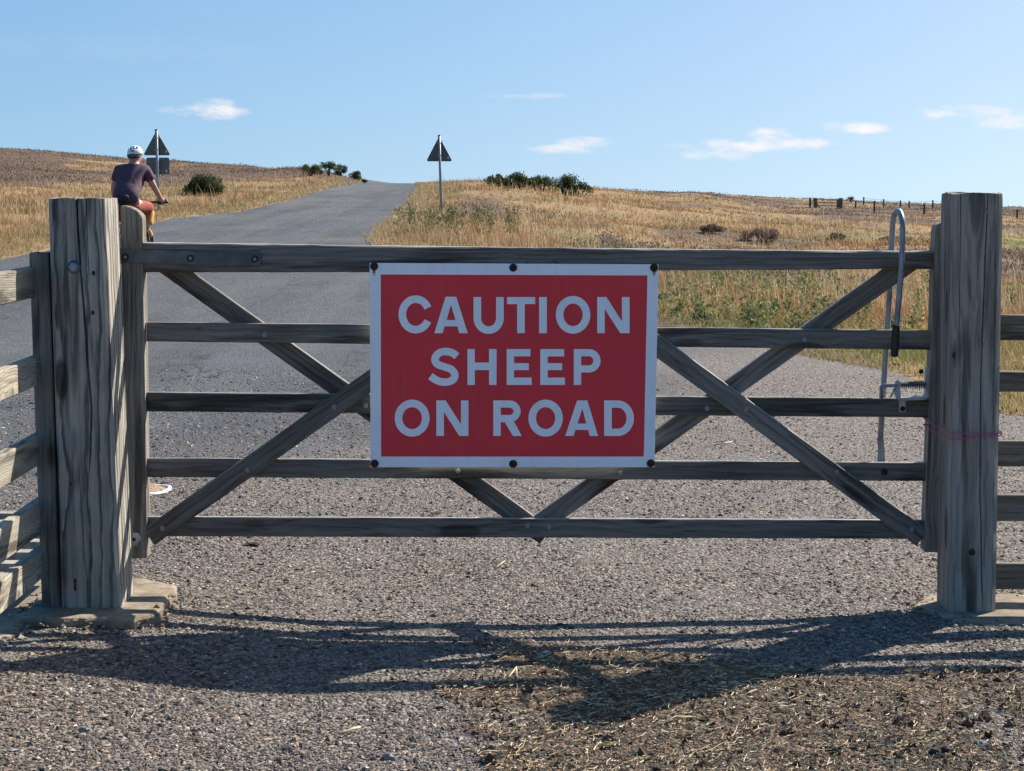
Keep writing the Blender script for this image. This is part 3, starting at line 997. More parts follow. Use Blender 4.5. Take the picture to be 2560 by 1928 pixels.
def post_loft(name, fl_b, fr_b, fl_t, fr_t, Yf, depth, zb, mat, parent, notches, corner=0.012, grain=0.0014, lean_y=0.0, top_rough=0.004):
    """squared timber post: front corner lines (x,z) bottom/top, real splits cut into the front face"""
    o = Vector(((fl_b[0] + fr_b[0]) / 2, Yf, zb))
    zt = (fl_t[1] + fr_t[1]) / 2
    nz_ = 64
    bm = bmesh.new()
    rings = []
    nf = 26
    sd = random.random() * 50
    for i in range(nz_ + 1):
        z = zb + (zt - zb) * i / nz_
        tl_ = (z - fl_b[1]) / (fl_t[1] - fl_b[1])
        x0 = fl_b[0] + (fl_t[0] - fl_b[0]) * tl_
        x1 = fr_b[0] + (fr_t[0] - fr_b[0]) * tl_
        w = x1 - x0
        c = corner
        fsec = []
        # front face, left to right, with splits
        tpos = list(np.linspace(c / w, 1 - c / w, nf))
        items = [(t, 0.0) for t in tpos]
        for (tfun, wid, dep, z0, z1) in notches:
            k = max(0.0, min(1.0, (z - z0) / 0.08)) * max(0.0, min(1.0, (z1 - z) / 0.08))
            tc_ = tfun(z)
            hw = max(wid * k, 0.0003) / w
            items = [it for it in items if not (tc_ - hw * 1.3 < it[0] < tc_ + hw * 1.3 and it[1] == 0.0)]
            items += [(tc_ - hw, 0.0001), (tc_, dep * k + 0.00012), (tc_ + hw, 0.0001)]
        items = sorted(items)
        want = nf + 3 * len(notches)
        while len(items) > want:
            items.pop(1)
        while len(items) < want:
            gaps = [(items[j + 1][0] - items[j][0], j) for j in range(len(items) - 1) if items[j][1] < 1e-9 and items[j + 1][1] < 1e-9]
            g_, j = max(gaps)
            items.insert(j + 1, ((items[j][0] + items[j + 1][0]) / 2, 0.0))
        for t, dp in items:
            r_ = grain * (mnoise.noise(Vector((t * 22, z * 1.2, sd))) + 0.5 * mnoise.noise(Vector((t * 60, z * 1.5, sd + 9))))
            fsec.append((x0 + t * w, Yf + dp + r_))
        rgt = [(x1 + grain * mnoise.noise(Vector((s * 20, z * 1.3, sd + 20))) - (0.0 if 0 < s < 1 else 0.0), Yf + c + s * (depth - 2 * c)) for s in np.linspace(0, 1, 12)]
        bck = [(x1 - c - s * (w - 2 * c), Yf + depth) for s in np.linspace(0, 1, 6)]
        lft = [(x0 + grain * mnoise.noise(Vector((s * 20, z * 1.3, sd + 40))), Yf + depth - c - s * (depth - 2 * c)) for s in np.linspace(0, 1, 12)]
        sec = fsec + rgt + bck + lft
        zz = z
        if i == nz_:
            cx, cy = (x0 + x1) / 2, Yf + depth / 2
            sec = [(cx + (x - cx) * 0.985, cy + (y - cy) * 0.985) for x, y in sec]
        ring = []
        for x, y in sec:
            dzv = 0.0
            if i >= nz_ - 1:
                dzv = top_rough * mnoise.noise(Vector((x * 30, y * 30, sd))) - (0.006 if i == nz_ - 1 else 0)
            ring.append(bm.verts.new((x - o.x, y - o.y + lean_y * (z - zb), zz + dzv - o.z)))
        rings.append(ring)
    n = len(rings[0])
    for a, b_ in zip(rings[:-1], rings[1:]):
        for k in range(n):
            bm.faces.new((a[k], a[(k + 1) % n], b_[(k + 1) % n], b_[k]))
    # roughly sawn end grain on top
    cen = Vector((sum(v.co.x for v in rings[-1]) / n, sum(v.co.y for v in rings[-1]) / n, sum(v.co.z for v in rings[-1]) / n))
    mid_ring = [bm.verts.new(cen + (v.co - cen) * 0.5 + Vector((0, 0, 0.003 * random.uniform(-1, 1)))) for v in rings[-1]]
    cv = bm.verts.new(cen)
    for k in range(n):
        bm.faces.new((rings[-1][k], rings[-1][(k + 1) % n], mid_ring[(k + 1) % n], mid_ring[k]))
        bm.faces.new((mid_ring[k], mid_ring[(k + 1) % n], cv))
    return bm_obj(name, bm, mat, parent, matrix=Matrix.Translation(o))


def xz(px, py, Y):
    p = P(px, py, Y)
    return (p.x, p.z)


DOME = [(0.0, 0.0065), (0.004, 0.006), (0.0075, 0.0042), (0.0098, 0.0015), (0.0102, 0.0)]
_dome_cache = {}


def bolt_head(px, py, Y, mat, parent, name='bolt', scale=1.0, profile=None, key='dome'):
    k = (key, mat.name)
    if k not in _dome_cache:
        bm = lathe_bm(list(reversed(profile or DOME)), 14)
        bmesh.ops.recalc_face_normals(bm, faces=bm.faces)
        me = bpy.data.meshes.new(name)
        bm.to_mesh(me)
        bm.free()
        me.polygons.foreach_set('use_smooth', np.ones(len(me.polygons), dtype=bool))
        me.materials.append(mat)
        _dome_cache[k] = me
    ob = bpy.data.objects.new(name, _dome_cache[k])
    COL.objects.link(ob)
    ob.matrix_world = Matrix.Translation(P(px, py, Y)) @ Matrix.Rotation(R(90), 4, 'X') @ Matrix.Scale(scale, 4)
    adopt(ob, parent)
    return ob


# ------------------------------------------------------------------ concrete footings
PAD_EDGE = []


def slab(name, outline, z0, z1, label, cat='concrete', wob=0.012):
    """irregular cast slab, outline [(x,y)] counter-clockwise"""
    pts = []
    n = len(outline)
    for i in range(n):
        a, b_ = Vector(outline[i]), Vector(outline[(i + 1) % n])
        k = max(2, int((b_ - a).length / 0.035))
        for j in range(k):
            p = a + (b_ - a) * (j / k)
            pts.append((p.x + random.uniform(-wob, wob), p.y + random.uniform(-wob, wob)))
    PAD_EDGE.extend((p[0], p[1], z1) for p in pts if -2.2 < p[1] < 0.3)
    cx = sum(p[0] for p in pts) / len(pts)
    cy = sum(p[1] for p in pts) / len(pts)
    bm = bmesh.new()
    lev = []
    for (ins, z) in ((1.0, z0), (1.0, z1 - 0.012), (None, z1 - 0.003), (None, z1)):
        ring = []
        for x, y in pts:
            v = Vector((cx - x, cy - y))
            s = 0.0 if ins else (0.008 if z < z1 else 0.02)
            v = v.normalized() * s if v.length else v
            ring.append(bm.verts.new((x + v.x, y + v.y, z + random.uniform(-0.002, 0.002))))
        lev.append(ring)
    m_ = len(pts)
    for a, b_ in zip(lev[:-1], lev[1:]):
        for k in range(m_):
            bm.faces.new((a[k], a[(k + 1) % m_], b_[(k + 1) % m_], b_[k]))
    bm.faces.new(lev[-1])
    bmesh.ops.triangulate(bm, faces=[bm.faces[-1]] if False else [f for f in bm.faces if len(f.verts) > 4])
    ob = bm_obj(name, bm, CONCRETE)
    tag(ob, label, cat)
    return ob


SLZ = 0.09
a_, b_ = G(425, 1492, SLZ), G(425, 1535, SLZ)
slab('concrete_footing', [(-1.72, G(150, 1545, SLZ).y), (G(330, 1545, SLZ).x, G(330, 1545, SLZ).y), (b_.x - 0.03, b_.y), (a_.x, b_.y + 0.05), (a_.x, G(425, 1462, SLZ).y),
                         (-1.45, G(300, 1455, SLZ).y + 0.1), (-1.72, 0.25)], -0.1, SLZ,
     'worn concrete pad sticking out beside the foot of the left gate post')
slab('concrete_footing', [(G(2275, 1530, 0.03).x, G(2275, 1530, 0.03).y), (G(2390, 1562, 0.03).x, G(2390, 1570, 0.03).y), (2.15, G(2560, 1585, 0.03).y), (2.2, 0.1), (G(2330, 1505, 0.03).x, 0.1)],
     -0.1, 0.05, 'cracked concrete pad round the foot of the right gate post')
slab('concrete_kerb', [(-1.93, -3.3), (-1.625, -3.3), (-1.66, -1.2), (-1.69, G(150, 1550, SLZ).y - 0.02), (-1.735, -0.4), (-1.735, 2.1), (-1.93, 2.1)], -0.1, 0.075,
     'long pale concrete kerb under the left side fence beside the cattle grid', wob=0.018)

# grit washed up against and onto the concrete
_e = np.array(PAD_EDGE)
_e = _e[RNG.integers(0, len(_e), 2600)]
X = _e[:, 0] + RNG.normal(0, 0.028, len(_e))
Y = _e[:, 1] + RNG.normal(0, 0.028, len(_e))
S = np.clip(np.exp(RNG.normal(math.log(0.0048), 0.5, len(X))), 0.002, 0.014)
C = PAL[RNG.choice(len(PAL), len(X), p=PALP)] * (0.5 + 0.95 * RNG.random((len(X), 1))) * np.array([[1.1, 0.98, 0.85]])
gz = road_z(X, Y)
lift_ = np.clip(RNG.random(len(X)) ** 2.2, 0, 1)
pad_grit = scatter_stones('pad_grit', X, Y, gz + (np.maximum(_e[:, 2] - gz, 0)) * lift_ + 0.002, S, C, MAT_STONE)
tag(pad_grit, 'loose grit banked against the edges of the concrete pads', 'gravel', kind='stuff')

# ------------------------------------------------------------------ cattle grid on the carriageway, seen past the left fence
GRID_STEEL = plain('worn_grid_steel', (0.3, 0.27, 0.23), rough=0.85, metal=0.0, var=0.3, scale=20, bump=0.2)
cgx0, cgx1 = -5.6, -1.95
grid_root = empty('cattle_grid', ((cgx0 + cgx1) / 2, 0.4, 0.02), 'steel bar cattle grid set in the road beyond the left fence', 'cattle grid')
bm = box_bm((cgx0 + cgx1) / 2, 0.25, 0.0185, cgx1 - cgx0, 3.4, 0.008)
bm_obj('pit_shade_sheet', bm, plain('pit_shade', (0.012, 0.011, 0.01), rough=0.95), grid_root)  # flat near-black sheet, its colour standing for the shade down in the pit
y = -1.35
for k in range(14):
    bm_obj('bar', box_bm((cgx0 + cgx1) / 2, y, 0.06, cgx1 - cgx0 - 0.02, 0.075, 0.05, 0.008), GRID_STEEL, grid_root)
    y += 0.235

# ------------------------------------------------------------------ left gate post and its side fence
YF_L = -0.34
lp = empty('gate_post', P(225, 1512, YF_L), 'thick weathered square timber post with a bolt end, hanging the gate on the left', 'post')


def crk1(z):
    return float(np.interp(z, [0.0, 0.35, 0.62, 0.8, 0.95, 1.1, 1.3, 1.6], [0.62, 0.44, 0.58, 0.64, 0.6, 0.58, 0.53, 0.5])) + 0.01 * mnoise.noise(Vector((z * 11, 0, 0)))


def crk2(z):
    return 0.68 + 0.015 * mnoise.noise(Vector((z * 9, 4, 0)))


def crk3(z):
    return float(np.interp(z, [0, 0.7], [0.48, 0.36])) + 0.012 * mnoise.noise(Vector((z * 8, 2, 0)))


post_loft('timber', xz(153, 1512, YF_L), xz(300, 1510, YF_L), xz(119, 497, YF_L), xz(260, 496, YF_L), YF_L, 0.25, 0.06, WOOD_POST, lp,
          [(crk1, 0.0042, 0.02, 0.55, 1.7), (crk2, 0.0016, 0.008, 1.2, 1.7), (crk3, 0.0014, 0.008, 0.12, 0.62)])
pin = P(186, 668, YF_L)
M90 = Matrix.Rotation(R(90), 4, 'X')
bm_obj('washer', lathe_bm([(0.0, 0.004), (0.02, 0.004), (0.0235, 0.002), (0.0235, -0.004)], 20), GALV_DULL, lp, True, Matrix.Translation(pin) @ M90)
bm_obj('nut', lathe_bm([(0.0, 0.02), (0.0155, 0.02), (0.017, 0.017), (0.017, 0.003)], 6), GALV, lp, False, Matrix.Translation(pin) @ M90)
prof = [(0.0, 0.06), (0.007, 0.06)] + [(0.0085 if i % 2 else 0.0098, 0.058 - i * 0.0017) for i in range(22)] + [(0.0098, 0.015)]
bm_obj('threaded_rod', lathe_bm(prof, 14), BOLT_MAT, lp, False, Matrix.Translation(pin) @ M90 @ Matrix.Rotation(R(8), 4, 'Y'))

YF_LF = -0.318
lf = empty('side_fence', P(105, 1515, YF_LF), 'pale five rail timber fence running toward the viewer at the left edge', 'fence')
post_loft('post', xz(104, 1516, YF_LF), xz(151, 1513, YF_LF), xz(72, 633, YF_LF), xz(119.6, 633, YF_LF), YF_LF, 0.12, 0.06, WOOD_POST_R, lf, [], corner=0.005, grain=0.001)
FX = -1.663
fx_px_top = [(666, 741), (891, 962), (1086, 1160), (1250, 1331), (1371, 1443)]
for (y0, y1) in fx_px_top:
    # rail inner face at x = FX: its height where it meets the post (distance to post front face)
    yy = YF_LF + 0.03
    d = yy - CAMY
    px = 1280 + FX / d * 4872
    zt = P(px, y0, yy).z
    zb = P(px, y1, yy).z
    zm, h = (zt + zb) / 2, (zt - zb)
    board3('rail', Vector((FX, -3.2, zm - 0.01)), Vector((FX, 0.22, zm)), h, h, 0.038, WOOD_FENCE, lf, into=Vector((-1, 0, 0)), nseg=40)
for yp in (-1.75, -3.15):
    post_loft('post', (FX - 0.15, 0.03), (FX - 0.045, 0.03), (FX - 0.15, 1.33), (FX - 0.045, 1.33), yp, 0.12, 0.03, WOOD_POST_R, lf, [], corner=0.005)

# ------------------------------------------------------------------ right gate post with twine, right fence
YF_R = -0.225
rp = empty('gate_post', P(2430, 1542, YF_R), 'grey weathered square timber post at the latch end of the gate', 'post')
post_loft('timber', xz(2370, 1542, YF_R), xz(2491, 1542, YF_R), xz(2382, 483, YF_R), xz(2510, 484, YF_R), YF_R, 0.2, 0.02, WOOD_POST_R, rp,
          [(lambda z: float(np.interp(z, [0, 0.5, 0.9, 1.5], [0.72, 0.62, 0.6, 0.68])) + 0.012 * mnoise.noise(Vector((z * 7, 1, 0))), 0.0022, 0.014, 0.05, 1.7),
           (lambda z: 0.86 + 0.012 * mnoise.noise(Vector((z * 6, 5, 0))), 0.0014, 0.008, 0.7, 1.5),
           (lambda z: 0.16 + 0.02 * mnoise.noise(Vector((z * 5, 8, 0))), 0.0014, 0.007, 0.9, 1.7)], corner=0.016, top_rough=0.006)
# dark disc on the post face, coloured as the shade inside a bored hole
bm_obj('hole_shade_disc', lathe_bm([(0.0, 0.0025), (0.011, 0.0025), (0.0135, -0.003)], 14), plain('hole_shade', (0.01, 0.009, 0.008)), rp, True,
       Matrix.Translation(P(2430, 1381, YF_R)) @ M90)

tx0, tx1 = P(2344, 1085, YF_R).x - 0.006, P(2501, 1085, YF_R).x + 0.004
tw_root = empty('twine_loop', P(2420, 1085, YF_R), 'thin pink baler twine tied twice round the right gate post', 'twine')
for (pl, pm, pr_) in (((2345, 1069), (2376, 1083), (2498, 1084)), ((2345, 1087), (2378, 1099), (2498, 1089))):
    yb = YF_R + 0.21
    f0, fm, f1 = P(*pl, YF_R - 0.006), P(*pm, YF_R - 0.0075), P(*pr_, YF_R - 0.006)
    f0.x = tx0 + 0.022
    f1.x = tx1 - 0.004
    loop = [f0, (f0 + fm) / 2 + Vector((0, -0.001, -0.002)), fm, fm * 0.66 + f1 * 0.34, fm * 0.33 + f1 * 0.67, f1,
            Vector((tx1 + 0.006, YF_R + 0.02, f1.z)), Vector((tx1 + 0.006, yb, f1.z + 0.01)), Vector((tx0 - 0.002, yb, f0.z + 0.01)), Vector((tx0 - 0.002, YF_R + 0.02, f0.z + 0.004))]
    bm_obj('strand', tube_bm(loop, 0.0022, 6, closed=True), PINK, tw_root, True)

rf = empty('side_fence', P(2530, 1480, -0.08), 'dark five rail timber fence meeting the right gate post at the right edge', 'fence')
for (y0, y1) in ((790, 854), (932, 982), (1106, 1169), (1240, 1306), (1412, 1477)):
    Yr = -0.06
    zt, zb = P(2525, y0, Yr).z, P(2525, y1, Yr).z
    xa = P(2480, y0, Yr).x
    board3('rail', Vector((xa, Yr, (zt + zb) / 2 + 0.004)), Vector((xa + 3.6, Yr, (zt + zb) / 2 - 0.02)), zt - zb, zt - zb, 0.04, WOOD_FENCE_R, rf, nseg=30)
for xx in (3.4, 5.15):
    post_loft('post', (xx, 0.0), (xx + 0.11, 0.0), (xx, 1.2), (xx + 0.11, 1.2), -0.018, 0.12, -0.05, WOOD_POST_R, rf, [], corner=0.006)

# ------------------------------------------------------------------ the gate
gate = empty('field_gate', P(1340, 1345, 0.0), 'weathered five bar wooden field gate with crossed braces closing the track', 'gate')
YT = -0.022                                    # front of the thick top rail and stiles
# top rail tapers from the hanging end to the latch end
tr_pts = [(357, 607, 681), (650, 611, 681), (923, 615, 681), (1400, 621, 678), (1860, 626, 675), (2335, 630, 673)]


def tapered_rail():
    bm = bmesh.new()
    rings = []
    n = 60
    o = P(357, 681, YT)
    th = 0.066
    for i in range(n + 1):
        px = 357 + (2335 - 357) * i / n
        t = np.interp(px, [p[0] for p in tr_pts], [p[1] for p in tr_pts])
        b_ = np.interp(px, [p[0] for p in tr_pts], [p[2] for p in tr_pts])
        if px > 2290:
            t = t - 1.0
        pt, pb = P(px, t, YT), P(px, b_, YT)
        x = pt.x
        bv = 0.005
        jj = [0.0016 * mnoise.noise(Vector((x * 4, k * 3.3, 1))) + 0.001 * mnoise.noise(Vector((x * 17, k * 3.3, 5))) for k in range(4)]
        chip = 0.004 * max(0, mnoise.noise(Vector((x * 9, 7, 7))) - 0.25)
        pr = [(YT, pb.z + bv), (YT + bv, pb.z + jj[0]), (YT + th - bv, pb.z + jj[0]), (YT + th, pb.z + bv), (YT + th, pt.z - bv), (YT + th - bv, pt.z + jj[1]), (YT + bv + chip, pt.z + jj[2]), (YT, pt.z - bv - chip * 2)]
        rings.append([bm.verts.new((x - o.x, yy - o.y, zz - o.z)) for yy, zz in pr])
    for a, b_ in zip(rings[:-1], rings[1:]):
        for k in range(8):
            bm.faces.new((a[k], a[(k + 1) % 8], b_[(k + 1) % 8], b_[k]))
    bm.faces.new(rings[0][::-1])
    bm.faces.new(rings[-1])
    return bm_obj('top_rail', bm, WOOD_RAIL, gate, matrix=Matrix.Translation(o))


tapered_rail()
for (tl, bl, tr, br) in (((366, 806), (366, 854), (2326, 826), (2326, 875)), ((368, 981), (368, 1029), (2324, 997), (2324, 1044)),
                         ((368, 1146), (368, 1193), (2318, 1157), (2318, 1203)), ((369, 1292), (369, 1341), (2314, 1301), (2314, 1348))):
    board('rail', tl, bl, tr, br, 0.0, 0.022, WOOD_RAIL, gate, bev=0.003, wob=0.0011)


def brace(a, b_, wpx, Yf):
    pa, pb = P(*a, Yf), P(*b_, Yf)
    w = wpx * 1.46e-3
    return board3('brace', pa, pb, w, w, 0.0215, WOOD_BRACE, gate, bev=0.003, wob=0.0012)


brace((400, 652), (1364, 1341), 49, 0.0235)          # rear braces meeting at the bottom middle
brace((1328, 1325), (2288, 647), 50, 0.0235)
brace((372, 1343), (1330, 668), 50, -0.0225)         # front braces
brace((1372, 668), (2306, 1346), 50, -0.0225)

# stiles
st = [xz(*p, YT) for p in ((327, 1397), (368, 1396), (363, 1000), (356.5, 600), (356, 545), (352, 536), (342, 527), (330, 519), (316, 515), (301, 514), (303, 640), (313, 1000))]
prism('hanging_stile', st, YT - 0.002, YT + 0.072, WOOD_STILE, gate, Vector((st[0][0], YT, st[0][1])))
st = [xz(*p, YT) for p in ((2310, 1381), (2366, 1382), (2384, 900), (2392, 580), (2388, 566), (2378, 558), (2362, 555), (2350, 557), (2340, 564), (2337.5, 580), (2335.5, 640), (2325, 1000))]
prism('closing_stile', st, YT - 0.002, YT + 0.072, WOOD_STILE, gate, Vector((st[0][0], YT, st[0][1])))

# hinge strap and hinge plate
hs = [xz(*p, YT - 0.008) for p in ((303, 657), (648, 665), (653, 655), (648, 648), (655, 640), (650, 633), (303, 623))]
prism('hinge_strap', hs, YT - 0.009, YT - 0.0025, GALV_DULL, gate, bev=0.0015)
for p in ((313, 643), (476, 646), (637, 648)):
    bolt_head(*p, YT - 0.009, BOLT_MAT, gate, scale=0.7)
    bm_obj('washer', lathe_bm([(0.0, 0.002), (0.0125, 0.002), (0.0135, 0.0)], 18), RUST, gate, True, Matrix.Translation(P(*p, YT - 0.0092)) @ M90)
hp = [xz(*p, YT - 0.007) for p in ((331, 1366), (344, 1366), (345, 1356), (353, 1352), (354, 1343), (348, 1339), (344, 1332), (331, 1331))]
prism('hinge_plate', hp, YT - 0.008, YT - 0.0025, GALV, gate, bev=0.001)
bolt_head(335, 1349, YT - 0.0085, RUST, gate, scale=0.7)
# the hook pin behind the left post that carries the strap
bm_obj('hinge_eye', tube_bm([P(303, 640, 0.0) + Vector((0, 0, -0.028)), P(303, 640, 0.0) + Vector((0, 0, 0.028))], 0.016, 12), GALV_DULL, gate, True)

# coach bolts: on rails (y 0) or on front braces
for (x, y, onb) in ((661, 836, 0), (913, 1015, 0), (1145, 1177, 0), (1552, 1182, 0), (1318, 1314, 0), (1372, 1317, 0), (2011, 849, 0), (1768, 1021, 0),
                    (835, 1018, 1), (618, 1175, 1), (406, 1321, 1), (1866, 1023, 1), (2092, 1181, 1), (2281, 1324, 1)):
    bolt_head(x, y, -0.0235 if onb else -0.0008, BOLT_MAT, gate, scale=0.95)
for (x, y) in ((2211, 1180),):
    bolt_head(x, y, -0.001, RUST, gate, 'rusty_bolt', scale=1.3)

# latch lever: back leg behind the gate, arch over the top rail, front leg with rubber grip
YB, YFF = 0.074, -0.075
lever = [P(2201, 1100, YB), P(2207, 1000, YB), P(2216, 860, YB), P(2224, 740, YB), P(2229, 620, YB), P(2231, 575, YB)]
c0, c1 = P(2231, 575, YB), P(2257, 578, YFF)
topz = P(2244, 527, 0).z
for k in range(1, 12):
    t = k / 12.0
    a = math.pi * t
    m_ = c0 * (0.5 + 0.5 * math.cos(a)) + c1 * (0.5 - 0.5 * math.cos(a))
    m_.z = c0.z * (1 - t) + c1.z * t + math.sin(a) * (topz - (c0.z + c1.z) / 2)
    lever.append(m_)
lever += [P(2257, 578, YFF), P(2254, 660, YFF), P(2248, 740, YFF), P(2240, 826, YFF), P(2238, 880, YFF)]
lev_ob = bm_obj('latch_lever', tube_bm(lever, 0.0105, 12), STEEL_TUBE, gate, True)
grip = [P(2241, 814, YFF), P(2240, 818, YFF)] + [P(2240 - 4 * k / 9, 822 + 66 * k / 9, YFF) for k in range(10)] + [P(2236, 892, YFF)]
gr = [0.0125, 0.0142] + [0.0145 if k % 2 else 0.0136 for k in range(10)] + [0.010]
bm_obj('rubber_grip', tube_bm(grip, gr, 14), BLACKPLASTIC, lev_ob, True)
flat = [xz(*p, YB) for p in ((2193, 1157), (2213, 1157), (2211, 1128), (2209, 1098), (2193, 1098), (2196, 1128))]
prism('lever_foot', flat, YB - 0.004, YB + 0.004, STEEL_TUBE, lev_ob, bev=0.001)

# spring latch
latch_y = -0.03
lt = bm_obj('latch_bolt', tube_bm([P(2203, 1000, latch_y), P(2203, 968, latch_y), P(2206, 964.5, latch_y), P(2212, 964, latch_y), P(2250, 963, latch_y), P(2320, 961, latch_y)], 0.0068, 10), STEEL_TUBE, gate, True)
coil = []
p0, p1 = P(2251, 963, latch_y), P(2311, 962, latch_y)
for k in range(11 * 12 + 1):
    t = k / (11 * 12)
    c = p0.lerp(p1, t)
    a = 2 * math.pi * 11 * t
    r_ = 0.0105 + 0.0035 * t
    coil.append(c + Vector((0, math.cos(a) * r_, math.sin(a) * r_)))
bm_obj('spring', tube_bm(coil, 0.0022, 5), GALV_DULL, lt, True)
br_ = [xz(*p, latch_y) for p in ((2247, 1001), (2313, 999), (2320, 993), (2321, 922), (2318, 916), (2314, 922), (2313, 988), (2308, 992), (2249, 994), (2249, 962), (2245, 950), (2240, 958), (2238, 985), (2242, 997))]
prism('latch_bracket', br_, latch_y - 0.016, latch_y + 0.02, GALV, gate, bev=0.001)
bolt_head(2303, 929, latch_y - 0.003, RUST, gate, 'bracket_bolt', scale=0.9)
lpz = [xz(*p, -0.006) for p in ((2247, 1031), (2265, 1031), (2265, 998), (2247, 998))]
prism('latch_plate', lpz, -0.0065, -0.0015, GALV, gate, bev=0.001)
bolt_head(2257, 1022, -0.0068, RUST, gate, 'plate_bolt', scale=0.95)
bm_obj('latch_pin', tube_bm([P(2238, 970, latch_y - 0.01), P(2226, 994, latch_y - 0.012)], 0.003, 8), GALV, lt, True)

# knots showing on the timber faces
def knot(px, py, Y, rx, rz, parent):
    bm = lathe_bm([(1.0, 0.0), (0.86, 0.35), (0.7, 0.15), (0.5, 0.4), (0.28, 0.1), (0.0, 0.3)], 16)
    for v in bm.verts:
        w_ = 1 + 0.16 * mnoise.noise(Vector((v.co.x * 2 + px, v.co.y * 2, 0)))
        v.co = Vector((v.co.x * rx * w_, v.co.y * rz * w_, v.co.z * 0.0009))
    return bm_obj('knot', bm, KNOT, parent, True, Matrix.Translation(P(px, py, Y)) @ M90)


KNOT = plain('knot_wood', (0.05, 0.04, 0.032), rough=0.9, var=0.6, scale=120, bump=0.8, bscale=300)
for (x, y, rx, rz) in ((192, 1462, 0.02, 0.024), (234, 683, 0.007, 0.009), (232, 782, 0.006, 0.008), (170, 1322, 0.007, 0.009), (176, 1210, 0.005, 0.007)):
    knot(x, y, YF_L + 0.0005, rx, rz, lp)
for (x, y, rx, rz) in ((2467, 859, 0.012, 0.014), (2386, 888, 0.008, 0.012), (2470, 1330, 0.009, 0.02)):
    knot(x, y, YF_R + 0.0005, rx, rz, rp)
for (x, y, rx, rz) in ((500, 822, 0.014, 0.008), (452, 1006, 0.013, 0.012), (700, 1022, 0.008, 0.006), (560, 1182, 0.012, 0.007), (1432, 1304, 0.012, 0.006), (2104, 1008, 0.01, 0.005), (880, 1176, 0.012, 0.006)):
    knot(x, y, 0.0003, rx, rz, gate)
for (x, y, rx, rz) in ((735, 669, 0.014, 0.01), (1303, 645, 0.007, 0.01), (1558, 650, 0.01, 0.014), (1806, 660, 0.01, 0.018), (1590, 640, 0.006, 0.005)):
    knot(x, y, YT + 0.0003, rx, rz, gate)

# ------------------------------------------------------------------ the sign
SY = -0.0310


def sg(x, y, Y=SY):
    """position on the sign measured on an enlarged view of it (2212 px for 780 px)"""
    return P(900 + x / 2.836, 630 + y / 2.836, Y)


sign = empty('caution_sign', sg(1085, 1527), 'red and white notice board reading CAUTION SHEEP ON ROAD bolted to the gate', 'sign')


def sign_poly(name, pts, Y0, th, mat, parent, bev=0.0):
    out = [(sg(x, y, Y0).x, sg(x, y, Y0).z) for x, y in pts]
    return prism(name, out, Y0, Y0 + th, mat, parent, bev=bev)


rc = 14
sign_poly('panel', [(75, 1527), (2088, 1527), (2117, 88), (68, 78)], SY, 0.003, WHITE_SIGN, sign, bev=0.0008)
sign_poly('red_field', [(150, 1451), (2012, 1451), (2038, 167), (147, 160)], SY - 0.0006, 0.0005, RED_SIGN, sign)

ST = 54.0


def arc(cx, cy, rx, ry, a0, a1, n=26):
    return [(cx + rx * math.cos(R(a0 + (a1 - a0) * k / n)), cy + ry * math.sin(R(a0 + (a1 - a0) * k / n))) for k in range(n + 1)]


def ribbon(pts, w, closed=False):
    """quad strip faces along a centre line -> list of quads in sign px"""
    n = len(pts)
    L_, R_ = [], []
    for i in range(n):
        if closed:
            a, b_ = pts[i - 1], pts[(i + 1) % n]
        else:
            a, b_ = pts[max(i - 1, 0)], pts[min(i + 1, n - 1)]
        tx, ty = b_[0] - a[0], b_[1] - a[1]
        l_ = math.hypot(tx, ty)
        nx, ny = -ty / l_, tx / l_
        L_.append((pts[i][0] + nx * w / 2, pts[i][1] + ny * w / 2))
        R_.append((pts[i][0] - nx * w / 2, pts[i][1] - ny * w / 2))
    m_ = n if closed else n - 1
    return [[L_[i], L_[(i + 1) % n], R_[(i + 1) % n], R_[i]] for i in range(m_)]


def rect(x0, x1, y0, y1):
    return [[(x0, y0), (x1, y0), (x1, y1), (x0, y1)]]


def catmull(pts, k=6):
    out = []
    for i in range(len(pts) - 1):
        p0, p1, p2, p3 = pts[max(i - 1, 0)], pts[i], pts[i + 1], pts[min(i + 2, len(pts) - 1)]
        for j in range(k):
            t = j / k
            out.append(tuple(0.5 * (2 * p1[c] + (-p0[c] + p2[c]) * t + (2 * p0[c] - 5 * p1[c] + 4 * p2[c] - p3[c]) * t * t + (-p0[c] + 3 * p1[c] - 3 * p2[c] + p3[c]) * t ** 3) for c in (0, 1)))
    out.append(pts[-1])
    return out


def let_O(x0, x1, y0, y1):
    return ribbon(arc((x0 + x1) / 2, (y0 + y1) / 2, (x1 - x0 - ST) / 2, (y1 - y0 - ST) / 2, 0, 360, 44)[:-1], ST, True)


def let_A(xl, xr, xt0, xt1, y0, y1, c_y, b0, b1, fw=59):
    xm = (xt0 + xt1) / 2

    def li(y):
        return xm + (xl + fw - xm) * (y - c_y) / (y1 - c_y)

    def ri(y):
        return xm + (xr - fw - xm) * (y - c_y) / (y1 - c_y)
    return [[(xt0, y0), (xm, y0), (xm, c_y), (xl + fw, y1), (xl, y1)], [(xm, y0), (xt1, y0), (xr, y1), (xr - fw, y1), (xm, c_y)],
            [(li(b0), b0), (ri(b0), b0), (ri(b1), b1), (li(b1), b1)]]


def let_N(x0, x1, x2, x3, y0, y1):
    k = (y1 - y0)
    return rect(x0, x1, y0, y1) + rect(x2, x3, y0, y1) + [[(x1, y0), (x1 + 12, y0), (x2, y0 + k * 0.672), (x2, y1), (x2 - 12, y1), (x1, y0 + k * 0.328)]]


def let_E(x0, x1, xa, xb, xc, y0, y1):
    return rect(x0, x1, y0, y1) + rect(x1, xa, y0, y0 + 52) + rect(x1, xb, y0 + 100, y0 + 149) + rect(x1, xc, y1 - 52, y1)


